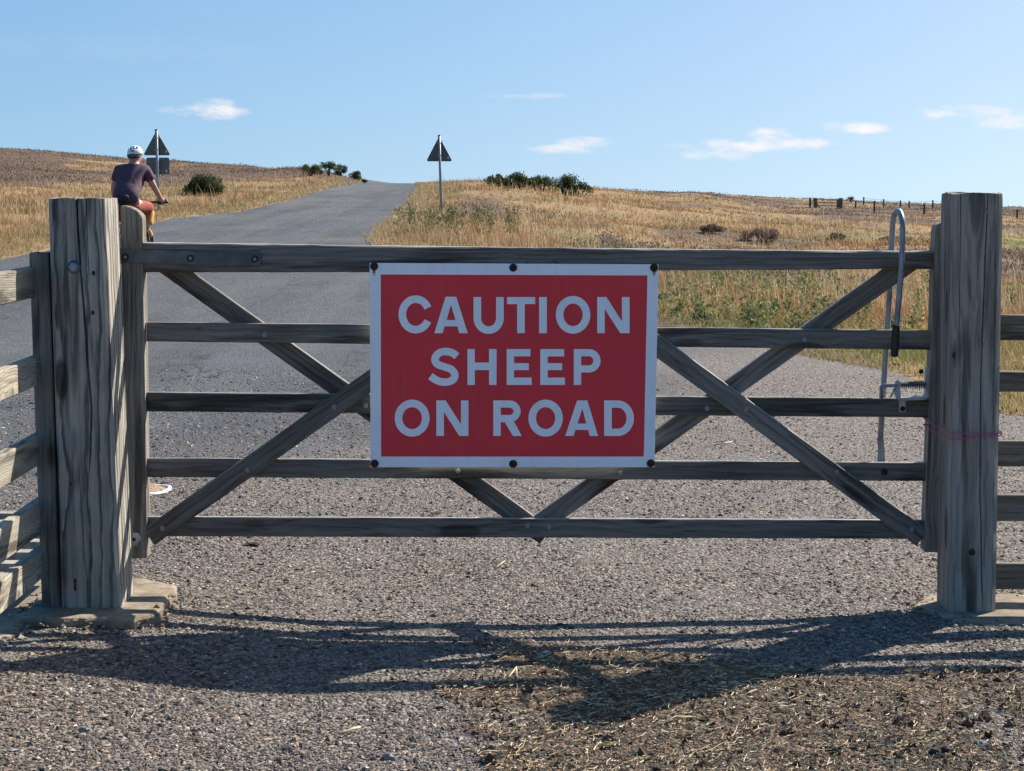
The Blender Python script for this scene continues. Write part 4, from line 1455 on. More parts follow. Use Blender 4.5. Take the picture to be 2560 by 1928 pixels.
s_line = catmull([(687, 741), (655, 716), (603, 706), (556, 720), (532, 757), (546, 794), (600, 815), (648, 834), (673, 871), (660, 905), (622, 922), (570, 920), (530, 902), (499, 881)], 5)
LETTERS = [
    ('letter_c', ribbon(arc(395, 443, 95, 108, -25, -335, 40), ST)),
    ('letter_a', let_A(527, 764, 607, 683, 318, 576, 375, 483, 528)),
    ('letter_u', ribbon([(832, 320), (832, 470)] + arc(912, 470, 80, 84, 180, 0, 26)[1:-1] + [(992, 470), (992, 320)], ST)),
    ('letter_t', rect(1043, 1242, 320, 370) + rect(1114, 1168, 370, 576)),
    ('letter_i', rect(1270, 1325, 320, 576)),
    ('letter_o', let_O(1388, 1633, 312, 580)),
    ('letter_n', let_N(1682, 1735, 1857, 1911, 320, 576)),
    ('letter_s', ribbon(s_line, ST - 1)),
    ('letter_h', rect(762, 814, 689, 943) + rect(915, 968, 689, 943) + rect(814, 915, 784, 838)),
    ('letter_e', let_E(1040, 1092, 1208, 1197, 1217, 689, 943)),
    ('letter_e', let_E(1278, 1331, 1447, 1433, 1453, 689, 943)),
    ('letter_p', rect(1516, 1568, 689, 943) + ribbon([(1568, 714.5), (1624, 714.5)] + arc(1624, 772, 56, 57.5, -90, 90, 22)[1:-1] + [(1624, 829.5), (1568, 829.5)], 51)),
    ('letter_o', let_O(246, 493, 1047, 1310)),
    ('letter_n', let_N(541, 595, 716, 769, 1053, 1305)),
    ('letter_r', rect(945, 998, 1053, 1305) + ribbon([(998, 1078.5), (1058, 1078.5)] + arc(1058, 1130, 56, 51.5, -90, 90, 22)[1:-1] + [(1058, 1181.5), (998, 1181.5)], 51) + [[(1026, 1207.2), (1062, 1207.2), (1090, 1199), (1147, 1305), (1085, 1305)]]),
    ('letter_o', let_O(1194, 1438, 1047, 1310)),
    ('letter_a', let_A(1455, 1688, 1540, 1612, 1053, 1305, 1110, 1217, 1262)),
    ('letter_d', rect(1731, 1785, 1053, 1305) + ribbon([(1785, 1079), (1828, 1079)] + arc(1828, 1179, 88, 100, -90, 90, 26)[1:-1] + [(1828, 1279), (1785, 1279)], 52)),
]
for nm, polys in LETTERS:
    bm = bmesh.new()
    o = sg(*polys[0][0], SY)
    for poly in polys:
        vs = []
        for x, y in poly:
            p = sg(x, y, SY - 0.0011)
            vs.append(bm.verts.new((p.x - o.x, p.y - o.y, p.z - o.z)))
        bm.faces.new(vs)
    bmesh.ops.remove_doubles(bm, verts=bm.verts, dist=0.0004)
    ob = bm_obj(nm, bm, WHITE_SIGN, sign, matrix=Matrix.Translation(o))

CAP = [(0.0, 0.009), (0.008, 0.0085), (0.0135, 0.005), (0.0152, 0.0)]
for (x, y) in ((100, 102), (2085, 112), (1086, 1503), (104, 1501), (2062, 1499)):
    bm_obj('rusty_cap', lathe_bm(CAP[::-1], 16), RUST, sign, True, Matrix.Translation(sg(x, y, SY - 0.0002)) @ M90)
bm_obj('hollow_cap', lathe_bm([(0.0, 0.002), (0.006, 0.002), (0.0075, 0.008), (0.0115, 0.008), (0.0148, 0.0)], 18), BLACKPLASTIC, sign, True, Matrix.Translation(sg(1086, 112, SY - 0.0002)) @ M90)

# rust run-marks under two of the caps
m_, nt, b_ = new_mat('rust_stain')
tcn = nt.n('ShaderNodeTexCoord')
gx, gy, gz = nt.sep(tcn.outputs['Generated'])
fall = nt.math('MULTIPLY', nt.mrange(gz, 0.0, 1.0, 0.0, 0.75), nt.mrange(nt.math('ABSOLUTE', nt.math('SUBTRACT', gx, 0.5)), 0.5, 0.05, 0.0, 1.0))
fall = nt.math('MULTIPLY', fall, nt.mrange(nt.noise(tcn.outputs['Object'], scale=120, detail=3), 0.3, 0.6, 0.4, 1.0))
nt.put(b_.inputs['Base Color'], (0.36, 0.16, 0.06))
b_.inputs['Roughness'].default_value = 0.8
nt.put(b_.inputs['Alpha'], fall)
for (x, y, l_) in ((100, 125, 55), (2085, 135, 45)):
    sign_poly('rust_stain', [(x - 16, y + l_), (x + 16, y + l_), (x + 16, y), (x - 16, y)], SY - 0.0008, 0.0003, m_, sign)

# ------------------------------------------------------------------ moorland grass, heather, verge weeds
MAT_GRASS = attr_mat('dry_grass', rough=0.75, transl=0.3)
MAT_LEAF = attr_mat('green_leaf', rough=0.7, transl=0.25)


def blades(X, Y, Z, H, W, C, name, mat, lean=0.35, tipmul=1.25):
    n = len(X)
    a = RNG.random(n) * 6.283
    s = np.stack([np.cos(a), np.sin(a), np.zeros(n)], -1)
    ld = RNG.normal(0, lean, (n, 2)) + np.array([-0.12, -0.02])
    tip = np.stack([X + ld[:, 0] * H, Y + ld[:, 1] * H, Z + H], -1)
    base = np.stack([X, Y, Z - 0.02], -1)
    midp = base * 0.5 + tip * 0.5 + np.stack([-ld[:, 0] * H * 0.12, -ld[:, 1] * H * 0.12, H * 0.06], -1)
    V = np.stack([base - s * (W * 0.5)[:, None], base + s * (W * 0.5)[:, None], midp + s * (W * 0.42)[:, None], midp - s * (W * 0.42)[:, None], tip], 1)
    f = np.array([(0, 1, 2), (0, 2, 3), (3, 2, 4)])
    faces = (f[None] + (np.arange(n) * 5)[:, None, None]).reshape(-1, 3)
    CC = np.repeat(C[:, None, :], 5, 1)
    CC[:, 4] *= tipmul
    return mesh_np(name, V.reshape(-1, 3), faces, mat, colors=np.clip(CC.reshape(-1, 3), 0, 1))


def moor_points(n, d0, d1, mix_log=0.6):
    u = RNG.random(n)
    dl = np.exp(math.log(d0) + u * (math.log(d1) - math.log(d0)))
    di = 1.0 / (1.0 / d0 + u * (1.0 / d1 - 1.0 / d0))
    d = np.where(RNG.random(n) < mix_log, dl, di)
    u2 = RNG.random(n)
    px_ = np.where(RNG.random(n) < 0.86, -300 + u2 * 3160, np.where(u2 < 0.5, -300 - u2 * 2 * 1000, 2860 + (u2 - 0.5) * 2 * 800))
    X = (px_ - 1280) / 4872 * d
    return X, CAMY + d


def moor_z(X, Y):
    z = terrain(X, Y)
    d = np.hypot(X, Y - CAMY)
    bump = (vnoise(X, Y, 0.25, 5) - 0.5) * 0.35 + (vnoise(X, Y, 0.8, 6) - 0.5) * 0.16
    fade = np.clip((d - 22) / 25, 0, 1)
    inner = np.minimum(np.clip((XL(Y - CAMY) - X) / 3, 0, 1) + np.clip((X - XR(Y - CAMY)) / 3, 0, 1), 1)
    return z + bump * fade * inner


# --- tall dry grass
Xc, Yc = moor_points(122000, 14, 270)
ok = ~on_road(Xc, Yc, 0.25)
Xc, Yc = Xc[ok], Yc[ok]
K = 3
d = np.hypot(Xc, Yc - CAMY)
X = np.repeat(Xc, K) + RNG.normal(0, 0.05, len(Xc) * K) * np.repeat(np.clip(d / 30, 0.5, 3), K)
Y = np.repeat(Yc, K) + RNG.normal(0, 0.05, len(Xc) * K)
d = np.repeat(d, K)
heath, green = moor_kind(X, Y)
edge = np.minimum(np.abs(X - XL(Y - CAMY)), np.abs(X - XR(Y - CAMY)))
hgt = (0.06 + 0.16 * RNG.random(len(X))) * np.where(d < 26, np.clip(0.16 + edge / 3.6, 0.16, 1.0), np.clip(0.3 + edge / 1.6, 0.3, 1.0))
hgt *= 0.45 + 1.1 * vnoise(X, Y, 0.35, 75)
u_col = 1280 + X / (Y - CAMY) * 4872
hgt = np.where((u_col > 1400) & (d > 60), hgt * 0.75, hgt)
drop = (heath > 0.4) & (RNG.random(len(X)) < 0.88)
keep = ~drop
tan = np.array([(0.37, 0.235, 0.105), (0.44, 0.295, 0.145), (0.31, 0.18, 0.082), (0.26, 0.175, 0.09), (0.5, 0.37, 0.21), (0.19, 0.118, 0.062)])
C = tan[RNG.choice(6, len(X), p=[.27, .22, .2, .13, .08, .10])] * (0.7 + 0.55 * RNG.random((len(X), 1)))
warm = vnoise(X, Y, 0.12, 76)[:, None]
patchy = (vnoise(X, Y / 1.6, 0.5, 78) * 0.5 + vnoise(X, Y / 1.4, 1.7, 79) * 0.5)[:, None]
C = C * (0.8 + 0.3 * warm) * (0.66 + 0.66 * patchy) * np.array([[1.0, 0.92, 0.9]])
grey = vnoise(X, Y / 1.5, 0.28, 80)[:, None]
C = C * (1 - np.clip((grey - 0.5) * 1.6, 0, 0.55)) + np.array([[0.27, 0.2, 0.115]]) * np.clip((grey - 0.5) * 1.6, 0, 0.55)
grn = np.array([(0.19, 0.165, 0.07)]) * (0.7 + 0.6 * RNG.random((len(X), 1)))
isg = (RNG.random(len(X)) < green * 0.6) | ((edge < 1.2) & (RNG.random(len(X)) < 0.35))
field = (u_col > 2480) & (d > 52) & (d < 70)
isg |= field
C = np.where(isg[:, None], grn, C)
C = np.where(field[:, None], np.array([[0.2, 0.24, 0.06]]), C)
hgt = np.where(field, 0.08, hgt)
W = np.maximum(0.006, d * 0.00027) * (0.7 + 0.7 * RNG.random(len(X)))
sel = keep
g_ob = blades(X[sel], Y[sel], moor_z(X[sel], Y[sel]), hgt[sel], W[sel], C[sel], 'moor_grass', MAT_GRASS, lean=0.52)
tag(g_ob, 'tall dry golden moor grass over the hillside on both sides of the road', 'grass', kind='stuff')
print('grass', sel.sum())

# --- pale flowering stalks standing above the rest
X, Y = moor_points(9000, 22, 130, 0.5)
ok = (~on_road(X, Y, 0.5)) & (moor_kind(X, Y)[0] < 0.3)
X, Y = X[ok], Y[ok]
d = np.hypot(X, Y - CAMY)
C = np.array([(0.62, 0.5, 0.32)]) * (0.7 + 0.45 * RNG.random((len(X), 1)))
st_ob = blades(X, Y, moor_z(X, Y), 0.3 + 0.3 * RNG.random(len(X)), np.maximum(0.005, d * 0.00016), C, 'grass_stalks', MAT_GRASS, lean=0.2)
tag(st_ob, 'thin pale seed stalks standing above the dry grass', 'grass', kind='stuff')

# --- short turf and dead stems along the verge beyond the gate
X, Y = field_points(46000, 11.0, 24.0, 1350, 2800)
d = Y - CAMY
e = X - XR(d)
wob = (vnoise(X, Y, 0.9, 21) - 0.5) * 0.5 + (vnoise(X, Y, 3.1, 22) - 0.5) * 0.3
ok = (e > -0.15 + wob) & (e < 2.6)
X, Y, e = X[ok], Y[ok], e[ok]
n = vnoise(X, Y, 0.8, 81)
pick = RNG.random(len(X))
turf = np.where((pick < 0.55)[:, None], np.array([[0.42, 0.3, 0.15]]), np.array([[0.2, 0.2, 0.075]]))
turf = np.where(((n > 0.55) & (e > 0.25))[:, None] & (pick < 0.75)[:, None], np.array([[0.19, 0.205, 0.07]]), turf) * (0.7 + 0.6 * RNG.random((len(X), 1)))
t_ob = blades(X, Y, terrain(X, Y), 0.03 + 0.06 * RNG.random(len(X)) + 0.05 * np.clip(e, 0, 1), 0.006 + 0.006 * RNG.random(len(X)), turf, 'verge_turf', MAT_GRASS, lean=0.6)
tag(t_ob, 'short green and straw coloured turf along the edge of the apron', 'grass', kind='stuff')


# --- bleached short grass along the road edges up the hill
n_ = 42000
dd2 = np.exp(math.log(22) + RNG.random(n_) * (math.log(128) - math.log(22)))
side = RNG.random(n_) < 0.55
off2 = -0.25 + 1.9 * RNG.random(n_) ** 1.5
X = np.where(side, XL(dd2) - off2, XR(dd2) + off2)
Y = CAMY + dd2
ok = ~on_road(X, Y, -0.12)
X, Y, dd2 = X[ok], Y[ok], dd2[ok]
vt = np.array([(0.42, 0.31, 0.17), (0.34, 0.24, 0.13), (0.24, 0.21, 0.1), (0.5, 0.4, 0.26)])[RNG.choice(4, len(X), p=[.35, .3, .2, .15])] * (0.65 + 0.6 * RNG.random((len(X), 1)))
e_ob = blades(X, Y, moor_z(X, Y), 0.04 + 0.09 * RNG.random(len(X)), np.maximum(0.008, dd2 * 0.0003), vt, 'edge_grass', MAT_GRASS, lean=0.5)
tag(e_ob, 'short bleached grass fringing both edges of the road up the hill', 'grass', kind='stuff')


def leaf_cloud(C0, S, N, Cc, name, mat, up=0.3):
    """small folded leaves at points C0 (n,3)"""
    n = len(C0)
    a = RNG.normal(0, 1, (n, 3))
    a /= np.linalg.norm(a, axis=1)[:, None]
    a[:, 2] = np.abs(a[:, 2]) * 0.6 + up
    a /= np.linalg.norm(a, axis=1)[:, None]
    r = RNG.normal(0, 1, (n, 3))
    s = np.cross(a, r)
    s /= np.linalg.norm(s, axis=1)[:, None] + 1e-9
    nn = np.cross(a, s)
    V = np.stack([C0, C0 + a * (S * 0.55)[:, None] + s * (S * 0.24)[:, None] + nn * (S * 0.1)[:, None], C0 + a * S[:, None], C0 + a * (S * 0.5)[:, None] - s * (S * 0.24)[:, None] + nn * (S * 0.1)[:, None]], 1)
    f = np.array([(0, 1, 2), (0, 2, 3)])
    faces = (f[None] + (np.arange(n) * 4)[:, None, None]).reshape(-1, 3)
    return mesh_np(name, V.reshape(-1, 3), faces, mat, colors=np.repeat(Cc, 4, 0))


# --- leafy weeds in the rough grass behind the verge
pts, sz, cc = [], [], []
for _ in range(900):
    px = random.uniform(1400, 2750)
    dd_ = 18.5 + 15 * random.random() ** 1.6
    x = (px - 1280) / 4872 * dd_
    yv = CAMY + dd_
    e = x - float(XR(dd_))
    if e < 0.6:
        continue
    dens = float(vnoise(x, yv, 0.45, 83))
    if dens < 0.45 and random.random() < 0.8:
        continue
    if px > 1950 and random.random() < min(0.75, (px - 1950) / 350):
        continue
    h = random.uniform(0.16, 0.42)
    z0 = float(moor_z(np.array([x]), np.array([yv]))[0])
    nl = random.randint(35, 60)
    t = RNG.random(nl) ** 0.8
    wv = 0.10 * (1 - 0.55 * t) + 0.02
    an = RNG.random(nl) * 6.283
    pts.append(np.stack([x + np.cos(an) * wv * RNG.random(nl), yv + np.sin(an) * wv * RNG.random(nl), z0 + h * t], -1))
    sz.append(0.035 + 0.05 * RNG.random(nl) * (1.1 - 0.5 * t))
    tone = np.array([(0.17, 0.2, 0.075)]) if random.random() < 0.55 else np.array([(0.3, 0.28, 0.12)])
    cc.append(tone * (0.6 + 0.8 * RNG.random((nl, 1))))
w_ob = leaf_cloud(np.concatenate(pts), np.concatenate(sz), 0, np.concatenate(cc), 'verge_weeds', MAT_LEAF)
tag(w_ob, 'clumps of green thistles and leafy weeds in the rough grass right of the sign', 'weeds', kind='stuff')

# --- thistles near the right road edge above the top rail
pts, sz, cc = [], [], []
for _ in range(90):
    px = random.uniform(950, 1300)
    py = random.uniform(555, 605)
    rx, ry, rz = ray(px, py)
    dd_ = 1.15 / max(0.004, (py - 460) / 4872)
    dd_ = min(max(dd_, 30), 48)
    x = rx / ry * dd_
    yv = CAMY + dd_
    if on_road(np.array([x]), np.array([yv]), 0.3)[0]:
        continue
    h = random.uniform(0.25, 0.55)
    z0 = float(moor_z(np.array([x]), np.array([yv]))[0])
    nl = 26
    t = RNG.random(nl)
    an = RNG.random(nl) * 6.283
    pts.append(np.stack([x + np.cos(an) * 0.06, yv + np.sin(an) * 0.06, z0 + h * t], -1))
    sz.append(0.04 + 0.05 * RNG.random(nl))
    cc.append(np.array([(0.13, 0.13, 0.055)]) * (0.6 + 0.8 * RNG.random((nl, 1))))
th_ob = leaf_cloud(np.concatenate(pts), np.concatenate(sz), 0, np.concatenate(cc), 'thistles', MAT_LEAF)
tag(th_ob, 'spiky thistles in the dry grass beside the right road edge', 'thistles', kind='stuff')

# --- heather
X, Y = moor_points(265000, 24, 280, 0.9)
ok = ~on_road(X, Y, 1.5)
X, Y = X[ok], Y[ok]
heath, _ = moor_kind(X, Y)
ok = RNG.random(len(X)) < heath * 0.75
X, Y = X[ok], Y[ok]
d = np.hypot(X, Y - CAMY)
hz = RNG.random(len(X)) * (0.06 + 0.34 * vnoise(X, Y, 0.7, 77) ** 2)
hc = np.array([(0.155, 0.105, 0.08), (0.21, 0.145, 0.11), (0.085, 0.065, 0.048), (0.27, 0.185, 0.145), (0.15, 0.12, 0.065)])
C = hc[RNG.choice(5, len(X), p=[.32, .26, .2, .12, .1])] * (0.7 + 0.6 * RNG.random((len(X), 1)))
band = vnoise(X, Y / 4.0, 0.16, 91) * 0.6 + vnoise(X, Y / 3.0, 0.6, 92) * 0.4
C = C * np.where(band > 0.6, 0.42, np.where(band < 0.36, 1.45, 1.0))[:, None] * np.where((band < 0.36)[:, None], np.array([[1.15, 1.02, 0.75]]), 1.0)
hz = hz * np.where(band > 0.6, 1.7, 1.0) * np.interp(d, [90, 150], [1.0, 0.25])
h_ob = leaf_cloud(np.stack([X, Y, moor_z(X, Y) + hz], -1), np.maximum(0.06, d * 0.0007) * (0.7 + 0.6 * RNG.random(len(X))), 0, C, 'heather', MAT_LEAF, up=0.7)
tag(h_ob, 'low dark purplish brown heather patches over the moor', 'heather', kind='stuff')
print('heather', len(X))


# ------------------------------------------------------------------ bushes
def hit(px, py, dmin=15, dmax=300):
    rx, ry, rz = ray(px, py)
    for dd_ in np.geomspace(dmin, dmax, 600):
        x, z = rx / ry * dd_, CAMZ + rz / ry * dd_
        if z <= float(moor_z(np.array([x]), np.array([CAMY + dd_]))[0]):
            return Vector((x, CAMY + dd_, z))
    return None


BARK = plain('gorse_bark', (0.07, 0.05, 0.035), rough=0.9, var=0.3, scale=30)


def bush(base, w, h, n, label, cat='bush', name='gorse_bush', tones=((0.04, 0.058, 0.02), (0.075, 0.095, 0.03), (0.13, 0.145, 0.05)), leaf=0.09, group=None, stem_h=0.0, lobes=9, ragged=0.45):
    root = empty(name, base, label, cat, group)
    bm = bmesh.new()
    nb = 5
    tips = []
    for k in range(nb):
        a = 6.283 * k / nb + random.random()
        tip = Vector((math.cos(a) * w * 0.27 * random.uniform(0.5, 1), math.sin(a) * w * 0.22, stem_h + (h - stem_h) * random.uniform(0.45, 0.7)))
        m_ = Vector((tip.x * 0.35, tip.y * 0.35, tip.z * 0.5 + random.uniform(-0.03, 0.03)))
        tube_bm([Vector((tip.x * 0.05, tip.y * 0.05, -0.15)), m_, tip], [0.035 * h + 0.012, 0.025 * h + 0.008, 0.008], 6, bm)
        tips.append(tip)
    bm_obj('stem', bm, BARK, root, True, Matrix.Translation(base))
    P0, S0, C0 = [], [], []
    for k in range(lobes):
        a = random.random() * 6.283
        rr_ = math.sqrt(random.random()) * 0.36
        c = np.array([math.cos(a) * rr_ * w, math.sin(a) * rr_ * w * 0.8, 0])
        dome = math.sqrt(max(0.05, 1 - (rr_ / 0.5) ** 2))
        r_ = random.uniform(0.16, 0.26) * min(w, h * 1.5)
        c[2] = stem_h + (h - stem_h) * random.uniform(0.35, 0.95) * dome - r_ * 0.4
        m_ = n // lobes
        v = RNG.normal(0, 1, (m_, 3))
        v /= np.linalg.norm(v, axis=1)[:, None]
        v *= (0.4 + 0.55 * RNG.random((m_, 1)) + ragged * RNG.random((m_, 1)) ** 4)
        p = c + v * r_ * np.array([1, 1, 0.85])
        p[:, 2] = np.maximum(p[:, 2], 0.02)
        P0.append(p)
        S0.append(leaf * (0.6 + 0.8 * RNG.random(m_)))
        tn = np.array(tones)[RNG.choice(len(tones), m_, p=[.4, .4, .2])]
        C0.append(tn * (0.7 + 0.6 * RNG.random((m_, 1))))
    cr = leaf_cloud(np.concatenate(P0), np.concatenate(S0), 0, np.concatenate(C0), 'crown', MAT_LEAF, up=0.25)
    cr.location = base
    adopt(cr, root)
    return root


def px_bush(px, py, wpx, hpx, n, label, **kw):
    b_ = hit(px, py)
    if b_ is None:
        b_ = Vector(((px - 1280) / 4872 * kw.get('dfix', 120), CAMY + kw.get('dfix', 120), 0))
        b_.z = float(terrain(np.array([b_.x]), np.array([b_.y]))[0])
    kw.pop('dfix', None)
    dd_ = b_.y - CAMY
    return bush(b_, wpx / 4872 * dd_, hpx / 4872 * dd_, n, label, **kw)


px_bush(512, 489, 112, 58, 5200, 'dark rounded gorse bush standing alone in the grass left of the road', lobes=16)
GL = 'bushes on the left skyline beside the road'
px_bush(778, 440, 72, 30, 1500, 'low sprawling bush at the left end of the skyline group', group=GL, lobes=10, dfix=125)
px_bush(822, 441, 52, 36, 1200, 'tallest small tree-like bush with gaps under its crown on the skyline', group=GL, stem_h=0.35, lobes=7, dfix=125)
px_bush(851, 443, 42, 33, 1200, 'dense dark bush just right of the tree-like one on the skyline', group=GL, lobes=8, dfix=125)
px_bush(888, 451, 40, 26, 1000, 'small bush last before the road crest on the left', group=GL, lobes=7, dfix=125)
px_bush(912, 459, 16, 14, 350, 'tiny bush touching the left edge of the road crest', group=GL, lobes=4, dfix=125)
GR_ = 'gorse thicket on the right skyline'
px_bush(1248, 466, 78, 30, 1500, 'leftmost and lowest gorse bush of the thicket right of the road sign', group=GR_, lobes=9, dfix=88)
px_bush(1300, 472, 92, 38, 2000, 'second gorse bush from the left in the right skyline thicket', group=GR_, lobes=11, dfix=88)
px_bush(1355, 479, 92, 42, 2000, 'broad gorse bush in the middle of the right skyline thicket', group=GR_, lobes=11, dfix=88)
px_bush(1410, 486, 88, 52, 2200, 'tallest gorse bush, second from the right end of the right skyline thicket', group=GR_, lobes=12, dfix=88)
px_bush(1452, 490, 70, 34, 1400, 'rightmost gorse bush sloping down into the grass', group=GR_, lobes=9, dfix=88)
px_bush(2126, 506, 26, 15, 500, 'tiny windblown tree on the far right skyline', cat='tree', name='windblown_tree', stem_h=0.3, lobes=6, dfix=200)

HT = ((0.13, 0.095, 0.072), (0.2, 0.145, 0.115), (0.3, 0.215, 0.17))
GH = 'heather clumps in the right hand grass'
for (hx, hy, hw, hh, lab) in ((1782, 583, 80, 24, 'low dark heather clump above the top rail, left of the biggest clump'),
                              (1905, 606, 140, 40, 'biggest dark heather clump resting on the line of the top rail'),
                              (2090, 604, 70, 22, 'small dark heather clump above the top rail, midway from the biggest clump to the lever'),
                              (2235, 610, 110, 22, 'heather clump seen behind the latch lever arch')):
    px_bush(hx, hy, hw, hh, 5200, lab, cat='heather', name='heather_clump', tones=HT, leaf=0.03, group=GH, lobes=26, ragged=0.1)

# ------------------------------------------------------------------ far wire fence and far gate on the right
FAR_WOOD = plain('far_fence_wood', (0.12, 0.105, 0.09), rough=0.9, var=0.3, scale=10)


def far_post(px, ytop, dd_, w, parent, name='post', extra=0.0):
    x = (px - 1280) / 4872 * dd_
    yv = CAMY + dd_
    zb = float(moor_z(np.array([x]), np.array([yv]))[0]) - 0.2
    zt = P(px, ytop, yv).z + extra
    zt = max(zt, zb + 1.0)
    bm_obj(name, box_bm(x, yv, (zb + zt) / 2, w, w, zt - zb, w * 0.12), FAR_WOOD, parent)
    return Vector((x, yv, zt))


ff = empty('wire_fence', Vector(((2250 - 1280) / 4872 * 150, CAMY + 150, -0.6)), 'far post and wire fence crossing the moor on the right', 'fence')
line1 = [(2140, 504, 152), (2187, 502, 140), (2312, 514, 132), (2430, 520, 128), (2545, 523, 124)]
tops = [far_post(a, b_, c, 0.12, ff) for a, b_, c in line1]
for dzv in (0.12, 0.45, 0.8):
    bm_obj('wire', tube_bm([t - Vector((0, 0, dzv)) for t in tops], 0.012, 5), GALV_DULL, ff, True)
f2 = empty('wire_fence', Vector(((2250 - 1280) / 4872 * 190, CAMY + 190, -0.8)), 'second more distant row of fence posts along the right skyline', 'fence')
tops = [far_post(a, b_, 190, 0.13, f2) for a, b_ in ((2160, 506), (2210, 504), (2252, 512), (2274, 508), (2333, 511), (2400, 514))]
for dzv in (0.12, 0.5):
    bm_obj('wire', tube_bm([t - Vector((0, 0, dzv)) for t in tops], 0.012, 5), GALV_DULL, f2, True)
fg = empty('moor_gate', Vector(((2070 - 1280) / 4872 * 155, CAMY + 155, -0.4)), 'small distant gate between dark posts on the right skyline', 'gate')
far_post(2026, 499, 155, 0.17, fg)
ga = far_post(2039, 495, 155, 0.26, fg)
gb = far_post(2103, 495, 155, 0.26, fg)
far_post(2096, 506, 155, 0.2, fg)
for k in range(4):
    bm_obj('rail', tube_bm([ga - Vector((0, 0, 0.1 + 0.26 * k)), gb - Vector((0, 0, 0.14 + 0.26 * k))], 0.03, 6), FAR_WOOD, fg, True)
bm_obj('strut', tube_bm([ga - Vector((0, 0, 0.35)), ga + Vector((0.65, 0, -1.1))], 0.06, 6), FAR_WOOD, fg, True)

# ------------------------------------------------------------------ road warning signs seen from behind
def round_tri(w, h, r=0.045):
    pts = [(-w / 2, 0), (w / 2, 0), (0, h)]
    out = []
    n = 3
    for i in range(n):
        p0, p1, p2 = Vector(pts[i - 1]), Vector(pts[i]), Vector(pts[(i + 1) % n])
        a, b_ = (p0 - p1).normalized(), (p2 - p1).normalized()
        s = p1 + a * r * 1.5
        e = p1 + b_ * r * 1.5
        for k in range(6):
            t = k / 5
            out.append(tuple(s * (1 - t) ** 2 + p1 * 2 * t * (1 - t) + e * t * t))
    return out


def plate_at(name, pts, org, th, mat, parent, rotz=0.0):
    bm = bmesh.new()
    f = [bm.verts.new((x, 0, z)) for x, z in pts]
    g = [bm.verts.new((x, th, z)) for x, z in pts]
    bm.faces.new(f)
    bm.faces.new(g[::-1])
    n = len(f)
    for i in range(n):
        bm.faces.new((f[i], g[i], g[(i + 1) % n], f[(i + 1) % n]))
    return bm_obj(name, bm, mat, parent, matrix=Matrix.Translation(org) @ Matrix.Rotation(rotz, 4, 'Z'))


STICKER = plain('pale_sticker', (0.55, 0.56, 0.55), rough=0.6, var=0.05)


def road_sign(px_post_b, px_post_t, tri_top, tri_bot, tri_w, plate, dd_, label, rotz=0.0):
    (bx, by), (tx, ty) = px_post_b, px_post_t
    yv = CAMY + dd_
    x = P(bx, by, yv).x
    zb = float(moor_z(np.array([x]), np.array([yv]))[0])
    root = empty('road_sign', Vector((x, yv, zb)), label, 'sign')
    top = P(tx, ty, yv)
    bm_obj('pole', tube_bm([Vector((x, yv, zb - 0.3)), top], 0.04, 10), GREY_POST, root, True)
    bm_obj('pole_cap', tube_bm([top, top + Vector((0, 0, 0.03))], 0.043, 10), BLACKPLASTIC, root, True)
    cx = P(tx, (tri_top + tri_bot) / 2, yv).x
    zt, z0 = P(tx, tri_top, yv).z, P(tx, tri_bot, yv).z
    w = tri_w / 4872 * dd_
    rim = round_tri(w, zt - z0)
    tri = plate_at('triangle_plate', rim, Vector((cx, yv + 0.055, z0)), 0.006, GREY_BACK, root, rotz)
    # folded rim round the back of the plate
    ring = [Vector((cx + p[0] * 0.985, yv + 0.052, z0 + (p[1] - 0.0) * 0.985 + 0.004)) for p in rim]
    bm_obj('rim', tube_bm(ring, 0.012, 6, closed=True), GREY_BACK, tri, True)
    for k in (0.22, 0.72):
        zc = z0 + (zt - z0) * k
        bm_obj('clip', box_bm(cx, yv + 0.0, zc, 0.13, 0.1, 0.035, 0.006), GREY_POST, root)
    bm_obj('sticker', box_bm(cx + w * 0.35, yv + 0.053, z0 + 0.1, 0.045, 0.002, 0.07), STICKER, tri)
    if plate:
        p0, p1, p2, p3 = plate
        a, b_ = P(p0, p1, yv), P(p2, p3, yv)
        w2, h2 = b_.x - a.x, a.z - b_.z
        r_ = 0.03
        pts = [(r_, 0), (w2 - r_, 0), (w2, r_), (w2, h2 - r_), (w2 - r_, h2), (r_, h2), (0, h2 - r_), (0, r_)]
        pl = plate_at('supplementary_plate', pts, Vector((a.x, yv + 0.055, b_.z)), 0.006, GREY_BACK, root, rotz)
        for k in (0.25, 0.75):
            bm_obj('clip', box_bm((a.x + b_.x) / 2, yv, b_.z + h2 * k, 0.13, 0.1, 0.03, 0.006), GREY_POST, root)
        bm_obj('sticker', box_bm(a.x + w2 * 0.87, yv + 0.053, b_.z + h2 * 0.2, 0.045, 0.002, 0.07), STICKER, pl)
    return root


road_sign((396, 489), (391, 326), 328, 388, 67, (365, 394, 423, 436), 54.0, 'grey back of a triangular road sign with a rectangular plate below, behind the cyclist')
road_sign((1104, 529), (1098, 340), 342, 403, 64, None, 58.0, 'grey back of a single triangular road sign on the right verge')

# ------------------------------------------------------------------ cyclist and bicycle
CY_D = 27.0
cyx = (322 - 1280) / 4872 * CY_D
cyy = CAMY + CY_D
cyz = float(road_z(np.array([cyx]), np.array([cyy]))[0])
BIKE_M = Matrix.Translation((cyx, cyy, cyz)) @ Matrix.Rotation(R(-7), 4, 'Z')
bike = empty('bicycle', Vector((cyx, cyy, cyz)), 'mountain bike ridden away along the road, wide dark handlebar', 'bicycle')
bike.matrix_world = BIKE_M
bpy.context.view_layer.update()
FRAME = plain('bike_frame_paint', (0.03, 0.035, 0.04), rough=0.35, var=0.1, bump=0)
TYRE = plain('tyre_rubber', (0.02, 0.02, 0.021), rough=0.85, var=0.2)


